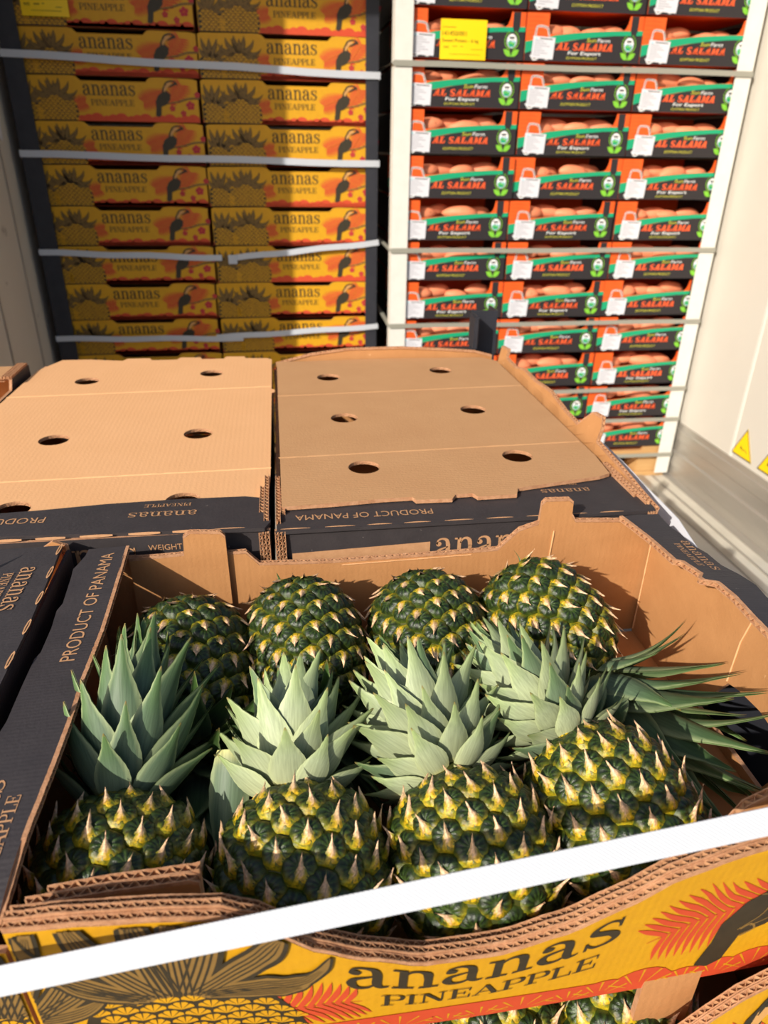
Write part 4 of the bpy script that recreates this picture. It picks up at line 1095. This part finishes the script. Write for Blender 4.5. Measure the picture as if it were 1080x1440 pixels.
# white sheet edge along the right side, dark post at the far corner
o = panel('side_sheet', [[(.42, -.42), (1.22, -.42), (1.22, -.392), (1.10, -.394), (.95, -.392), (.80, -.396), (.70, -.393), (.60, -.400), (.54, -.404), (.47, -.405), (.42, -.41)]],
          lambda u, v, w: (.445 + w + .012*math.sin(u*9) + .6*(v + .42), u, v), .0012, ('paper',) * 3, None, sub=.05)
tag(o, 'white plastic liner edge sticking out along the right side of the front pallet', 'liner')
o = panel('side_sheet', [[(.42, -.8), (.66, -.8), (.66, -.452), (.60, -.44), (.50, -.455), (.42, -.45)]], lambda u, v, w: (.432 + w, u, v), .0012, ('dark',) * 3, None, sub=.1)  # dark sheet in place of the shade outside the hand hole
tag(o, 'dark sheet standing in for the shade seen through the hand hole of the open carton', 'sheet')
corner_post('corner_post', .418, 1.362, FZ + .002, -.279, -1, 'dark', 'black corner post standing at the far right corner of the front pallet', wd_=.052)
bevel_box('post_cap', (.362, 1.318, -.345), (.372, 1.362, -.281), 'dark', None, .003)
tag(bpy.data.objects['post_cap'], 'black plastic cap block behind the brown lid, in front of the crates', 'cap')

# ------------------------------------------------------------------ front strap
ya = .232
pts = [(-.812, .60, -.452), (-.812, .262, -.450)] + [(-.812 + (.40 + .812)*i/16, ya - .004*math.sin(PI*i/16), -.4475 + (1.212*i/16)*.1230) for i in range(17)] + [(.424, .262, -.372), (.428, .6, -.392)]
pts = pts[:1] + [tuple(c * .962 for c in p) for p in pts[1:-1]] + pts[-1:]
strap(pts, 'broad white plastic strap across the front of the open carton', .0135, 'strap', nrm=(0, -.80, .60), thick=.0009)

# ------------------------------------------------------------------ pineapples
def C(r, g, b): return lin((r, g, b))
def mixc(a, b, t): t = min(1, max(0, t)); return tuple(a[i] + (b[i] - a[i])*t for i in range(4))
DG, MG, GR, YE, YG_, TAN, BR = C(30, 44, 18), C(62, 84, 32), C(112, 118, 92), C(208, 168, 28), C(110, 128, 22), C(232, 190, 148), C(150, 100, 62)
def eye_mesh(seed, ripe=0.0):
    """one fruitlet: wrinkled domed eye + pointed bract rising from its base side (-y), tip towards the crown (+y)"""
    r = random.Random(seed); mb = MB(); vs = []; cs = []; nr, ns = 8, 36
    vs.append((0, 0, .30)); cs.append(mixc(GR, DG, .3)); f0 = r.uniform(0, 6)
    for i in range(1, nr + 1):
        k = i / nr
        for j in range(ns):
            a = 2*PI*j/ns
            hexr = 1 / (abs(math.cos(((a + PI/6) % (PI/3)) - PI/6)) ** .6)
            rr = k * 1.02 * hexr
            x = rr*math.cos(a); y = rr*math.sin(a)*.94
            g = math.cos(a*12 + f0 + .5*math.sin(a*3 + f0))
            z = .46*(1 - k**3.2) ** .75 - .16*math.exp(-(k/.34)**2) + .040*g*math.sin(k**1.5*PI) - .16*(k == 1)
            z += .07*math.sin(a)*k*(1 - k)*2
            vs.append((x, y, z + .015*r.uniform(-1, 1)*k))
            c = mixc(mixc(GR, MG, k/.25), DG, (k - .18)/.3)
            c = mixc(c, MG, max(0, .75*g)*math.sin(k*PI)); c = mixc(c, C(14, 24, 10), max(0, -.9*g)*math.sin(k*PI))
            low = max(0, -math.sin(a) + .1)
            c = mixc(c, mixc(YG_, YE, .1 + .6*r.random()), max(0, (k - .58)/.4)*min(1, low*1.5))
            c = mixc(c, mixc(YG_, DG, .45), .6*max(0, (k - .85)/.15)*(1 - min(1, low)))
            cs.append(c)
    fs = [(0, 1 + j, 1 + (j+1) % ns) for j in range(ns)]
    for i in range(nr - 1):
        for j in range(ns):
            a = 1 + i*ns + j; b = 1 + i*ns + (j+1) % ns; fs.append((a, a + ns, b + ns, b))
    mb.add(vs, fs, 0, cs)
    n1, n2 = 12, 10; tipx = r.uniform(-.35, .35); lift = r.uniform(.15, .9); tlen = r.uniform(.7, 1.25); curl = r.uniform(-.5, .6)
    vs = []; cs = []
    for i in range(n1 + 1):
        t = i / n1
        w = .98*(1 - t)**3.4 + .23*(1 - t) + .002 + .03*r.uniform(-1, 1)*(0 < t < 1)
        yy = -.90 + t*(.90 + tlen*.55)
        zz = .20 + .36*math.sin(min(1, t*1.9)*PI/2) + lift*max(0, t - .35)**1.35*1.3
        for j in range(n2 + 1):
            s = -1 + 2*j/n2
            x = s*w + tipx*t*t
            y = yy + .50*s*s*(1 - t)**2.2
            z = zz - (.20*s*s)*(1 - t)**.6 - .12*abs(s)*t*curl - .03*math.cos(s*11 + seed)*(1 - t)
            if t == 0: z -= .16
            vs.append((x, y, z))
            e = 1 - abs(s)
            c = mixc(YG_, YE, e*1.25 - .25 + t*.8 + .25*r.random())
            c = mixc(c, MG, max(0, abs(s) - .30)*1.25*(1 - t))
            c = mixc(c, TAN, (t*1.35 + e*.36 - .58 + .12*r.uniform(-1, 1))/.26)
            c = mixc(c, BR, (.55 if (j*7 + i*3 + seed) % 5 == 0 and t > .15 and e > .2 else 0) * r.random() + (.4 if t > .92 else 0))
            cs.append(c)
    q = n2 + 1
    fs = [(i*q + j, i*q + j + 1, (i+1)*q + j + 1, (i+1)*q + j) for i in range(n1) for j in range(n2)]
    mb.add(vs, fs, 0, cs)
    mb.add([(x, y, z - .05) for x, y, z in vs], [tuple(reversed(f)) for f in fs], 0, [mixc(c, BR, .3) for c in cs])
    return mb.mesh('eye', ['eye'], True)
EYES = [eye_mesh(k) for k in range(8)]

LPAL = {'deep': (C(112, 128, 104), C(84, 106, 78), C(84, 116, 52)), 'pale': (C(176, 182, 142), C(156, 168, 132), C(138, 160, 84)), 'dark': (C(118, 134, 106), C(74, 98, 64), C(64, 92, 40)), 'mid': (C(124, 138, 112), C(100, 120, 92), C(88, 116, 58))}  # the two darkest sets have the crowns' shade put into the leaf colour
def leaf_mesh(seed, pal, curl):
    """crown leaf, unit length along +Z, growing outwards to +X at its back; channelled, toothed edge"""
    r = random.Random(seed); base, midc, tip = LPAL[pal]; mb = MB(); n, q = 18, 6; vs = []; cs = []
    for i in range(n + 1):
        t = i / n
        w = .155*(1 - t**2.5)**.95*(.66 + .62*math.sin(min(1, t*1.15 + .12)*PI)) + .003
        bx = curl*t*t*.35 + .03*math.sin(t*3 + seed)
        for j in range(q + 1):
            s = -1 + 2*j/q
            tooth = .0022*((i % 2) * 2 - 1) * (abs(s) == 1) * (t < .97)
            x = bx - .30*w*(s*s)*1.3*(1 - .3*t) * 1.0; y = s*(w + tooth)
            vs.append((-x if False else x, y, t))
            c = mixc(base, midc, t*1.6); c = mixc(c, tip, (t - .55)*1.7)
            c = mixc(c, C(196, 206, 150), .45*(abs(s) > .95)); c = mixc(c, C(210, 205, 130), max(0, .12 - t)*6)
            if t > .96: c = mixc(c, C(150, 110, 60), .8)
            cs.append(c)
    k = q + 1; fs = [(i*k + j, i*k + j + 1, (i+1)*k + j + 1, (i+1)*k + j) for i in range(n) for j in range(q)]
    mb.add(vs, fs, 0, cs)
    mb.add([(x - .012, y*.97, z) for x, y, z in vs], [tuple(reversed(f)) for f in fs], 0, [mixc(c, C(70, 100, 40), .45) for c in cs])
    return mb.mesh('leaf', ['leaf'], True)
LEAVES = {p: [leaf_mesh(k, p, cu) for k, cu in enumerate(((-.5, -.2, .1, -.7) if p not in ('dark',) else (.9, .5, 1.3, .2)))] for p in LPAL}

def fruit_r(t):      # t 0 at base .. 1 at crown; barrel
    s = 2*t - 1; return max(0.0, 1 - abs(s)**2.7) ** .52 * (1 + (-.04 if s > 0 else .02)*abs(s))
def make_pineapple(label, base, axis, length, rad, roll, pal, crown, seed, group, n_eye=132, clip=None, bend=0.0):
    """base: centre of fruit; axis points to the crown. crown=(n leaves, length scale, spread, tilt)"""
    r = random.Random(seed); ax = Vector(axis).normalized()
    q = ax.to_track_quat('Z', 'Y'); t = empty('pineapple', base, label, 'pineapple', group)
    t.rotation_mode = 'QUATERNION'; t.rotation_quaternion = q @ Matrix.Rotation(roll, 3, 'Z').to_quaternion()
    # core body
    mb = MB(); nu, nv = 24, 28; vs = []
    for i in range(nu + 1):
        k = i/nu; rr = fruit_r(k)*(rad - .004)
        if i in (0, nu): rr = .0005
        for j in range(nv): a = 2*PI*j/nv; vs.append((rr*math.cos(a), rr*math.sin(a), (k - .5)*length))
    fs = [(i*nv + j, i*nv + (j+1) % nv, (i+1)*nv + (j+1) % nv, (i+1)*nv + j) for i in range(nu) for j in range(nv)]
    fs += [tuple(reversed(range(nv))), tuple(nu*nv + j for j in range(nv))]
    mb.add(vs, fs); core = mb.build('fruit', ['skin'], t, True)
    # area-uniform golden spiral
    N = 400; cum = [0]
    for i in range(N):
        a, b = i/N, (i+1)/N
        ra, rb_ = fruit_r(a)*rad, fruit_r(b)*rad
        cum.append(cum[-1] + (ra + rb_)/2 * math.hypot((b - a)*length, rb_ - ra))
    area = cum[-1]*2*PI; cell = math.sqrt(area / n_eye / (2*math.sqrt(3)*.92)) * 1.05
    gi = 0
    for e in range(n_eye):
        tgt = (e + .5)/n_eye*cum[-1]
        while cum[gi+1] < tgt: gi += 1
        k = (gi + (tgt - cum[gi])/(cum[gi+1] - cum[gi]))/N
        a = e*2.399963
        rr = fruit_r(k)*rad; dk = .004
        dr = (fruit_r(min(1, k + dk)) - fruit_r(max(0, k - dk)))*rad / ((min(1, k + dk) - max(0, k - dk))*length)
        er = Vector((math.cos(a), math.sin(a), 0)); m_ = (er*dr + Vector((0, 0, 1))).normalized()
        nn = (er - Vector((0, 0, 1))*dr).normalized(); xx = m_.cross(nn).normalized()
        o = bpy.data.objects.new('eye', EYES[r.randrange(8)]); col.objects.link(o); o.parent = core
        endk = min(1, .62 + 1.5*min(k, 1 - k) * 2)
        s = cell*endk*r.uniform(.94, 1.06)
        p = er*rr + Vector((0, 0, (k - .5)*length)) - nn*.0035
        Mx = Matrix((( xx.x*s, m_.x*s, nn.x*s, p.x), (xx.y*s, m_.y*s, nn.y*s, p.y), (xx.z*s, m_.z*s, nn.z*s, p.z), (0, 0, 0, 1)))
        o.matrix_basis = Mx
    # stalk scar with dry bits at the base
    mb = MB(); nv = 12; vs = []
    for z, rr in ((0, .012), (-.002, .010), (-.004, .009), (-.004, .001)):
        for j in range(nv): a = 2*PI*j/nv; vs.append((rr*math.cos(a)*(1 + .1*r.random()), rr*math.sin(a), z - length/2 + .002))
    mb.add(vs, [(i*nv + (j+1) % nv, i*nv + j, (i+1)*nv + j, (i+1)*nv + (j+1) % nv) for i in range(3) for j in range(nv)])
    mb.build('stalk', ['stub'], t, True)
    # crown
    n, ls, spread, tilt, tdir, cw, cl = crown
    cr = MB(); nv = 14; vs = []
    for z, rr in ((-.006, .024), (.004, .019), (cl*.6, .012), (cl, .003)):
        for j in range(nv): a = 2*PI*j/nv; vs.append((rr*math.cos(a), rr*math.sin(a), z))
    cr.add(vs, [(i*nv + j, i*nv + (j+1) % nv, (i+1)*nv + (j+1) % nv, (i+1)*nv + j) for i in range(3) for j in range(nv)])
    co = cr.build('crown', ['skin'], t, True); co.location = (0, 0, length/2 - .005)
    tv = Vector((math.cos(tdir), math.sin(tdir), 0)); ang = tilt
    co.rotation_mode = 'QUATERNION'; co.rotation_quaternion = Matrix.Rotation(ang, 3, Vector((-tv.y, tv.x, 0))).to_quaternion()
    for i in range(n):
        f = i/(n - 1); a = i*2.399963 + r.uniform(-.15, .15)
        f = f**1.25; th = spread*(1 - f)**.85 + .10 + r.uniform(-.09, .09)
        L = ls*(.50 + .50*math.sin(min(1, f*1.3 + .1)*PI*.6))*r.uniform(.88, 1.12)
        er = Vector((math.cos(a), math.sin(a), 0)); d = er*math.sin(th) + Vector((0, 0, 1))*math.cos(th)
        yy = Vector((0, 0, 1)).cross(er).normalized(); xx = yy.cross(d).normalized()
        # leaf mesh: +Z length, +X outward/back
        w = .078*cw*r.uniform(.88, 1.1)*(L/ls)**.5
        p = er*(.019*(1 - f) + .003) + Vector((0, 0, -.006 + cl*f))
        o = bpy.data.objects.new('leaf', LEAVES[pal if r.random() < .8 else ('mid' if pal == 'pale' else 'deep')][r.randrange(4)]); col.objects.link(o); o.parent = co
        o.matrix_basis = Matrix(((xx.x*L, yy.x*w, d.x*L, p.x), (xx.y*L, yy.y*w, d.y*L, p.y), (xx.z*L, yy.z*w, d.z*L, p.z), (0, 0, 0, 1)))
    return t
g1, g2 = 'pineapples in the open carton, back row', 'pineapples in the open carton, front row'
# back row: base up and away, crown towards the camera
make_pineapple('pineapple in the back row, far left, beside the black flap', (-.0985, .528, -.432), (.10, -.92, -.34), .150, .0600, .3, 'dark', (44, .092, 1.35, .15, 1.0, 1.0, .05), 11, g1)
make_pineapple('pineapple in the back row, second from the left, stalk leaf sticking up', (.0075, .540, -.424), (.12, -.90, -.38), .148, .0560, 1.3, 'dark', (44, .088, 1.35, .1, 2.0, 1.0, .05), 12, g1)
make_pineapple('pineapple in the back row, third from the left, behind the big pale crown', (.1270, .538, -.425), (.08, -.90, -.38), .150, .0575, 2.1, 'dark', (42, .085, 1.3, .1, 0, 1.0, .05), 13, g1)
make_pineapple('pineapple in the back row, far right, its crown lying towards the hand hole', (.2420, .543, -.421), (.46, -.80, -.38), .142, .0610, .7, 'dark', (56, .120, .85, .05, 0, 1.15, .05), 14, g1)
# front row: base towards the camera, crown away and up
make_pineapple('pineapple in the front row, far left, behind the cardboard tab', (-.124, .322, -.436), (-.05, .93, .40), .124, .0575, .5, 'deep', (48, .088, .80, .12, 1.7, 1.02, .062), 21, g2)
make_pineapple('pineapple in the front row, second from the left', (-.004, .314, -.436), (-.10, .93, .40), .124, .0585, 2.0, 'pale', (50, .071, 1.08, .15, 1.7, 1.12, .050), 22, g2)
make_pineapple('pineapple in the front row, third from the left, with the widest pale crown', (.111, .312, -.434), (-.14, .93, .40), .120, .0585, 3.3, 'pale', (86, .070, 1.28, .2, 1.7, 1.02, .075), 23, g2)
make_pineapple('pineapple in the front row, far right, above the strap', (.2180, .330, -.428), (-.26, .92, .36), .130, .0590, 4.1, 'pale', (86, .062, 1.38, .15, 1.7, .92, .07), 24, g2)
# fruit in the carton below
for i, (x, s) in enumerate(((.125, 31), (.222, 32))):
    make_pineapple('pineapple in the lower carton, %s of the two under the front panel' % ('left' if i == 0 else 'right'), (x, .288, -.578), (.05*i, .95, .12), .13, .060, s, 'mid', (16, .06, .9, 0, 0, 1.0, .04), s, 'pineapples in the lower carton')
# small loose leaves
def lone_leaf(name, loc, rot, L, label, pal='mid', w=1.0):
    o = link(name, LEAVES[pal][0]); o.location = loc; o.rotation_euler = rot; o.scale = (L, L*w, L); return tag(o, label, 'leaf')
def aimed_leaf(name, a, b, label, pal, w):
    a = Vector(a); b = Vector(b); L = (b - a).length
    o = link(name, LEAVES[pal][2]); o.location = a; o.rotation_mode = 'QUATERNION'
    o.rotation_quaternion = (b - a).to_track_quat('Z', 'X'); o.scale = (L, L*w, L); return tag(o, label, 'leaf')
aimed_leaf('stalk_leaf', (-.006, .588, -.388), (-.0165, .580, -.360), 'green pointed leaf standing on the second back pineapple', 'mid', 1.0)
aimed_leaf('stalk_leaf', (.228, .592, -.380), (.2285, .592, -.358), 'thin brown-green leaf standing on the far right back pineapple', 'dark', .5)
aimed_leaf('stalk_leaf', (-.302, .56, -.372), (-.278, .60, -.330), 'light green leaf tip poking out of the left carton', 'pale', .6)
aimed_leaf('hanging_leaf', (-.052, .392, -.392), (-.0610, .318, -.452), 'grey green leaf hanging down between the two left front pineapples', 'deep', .8)
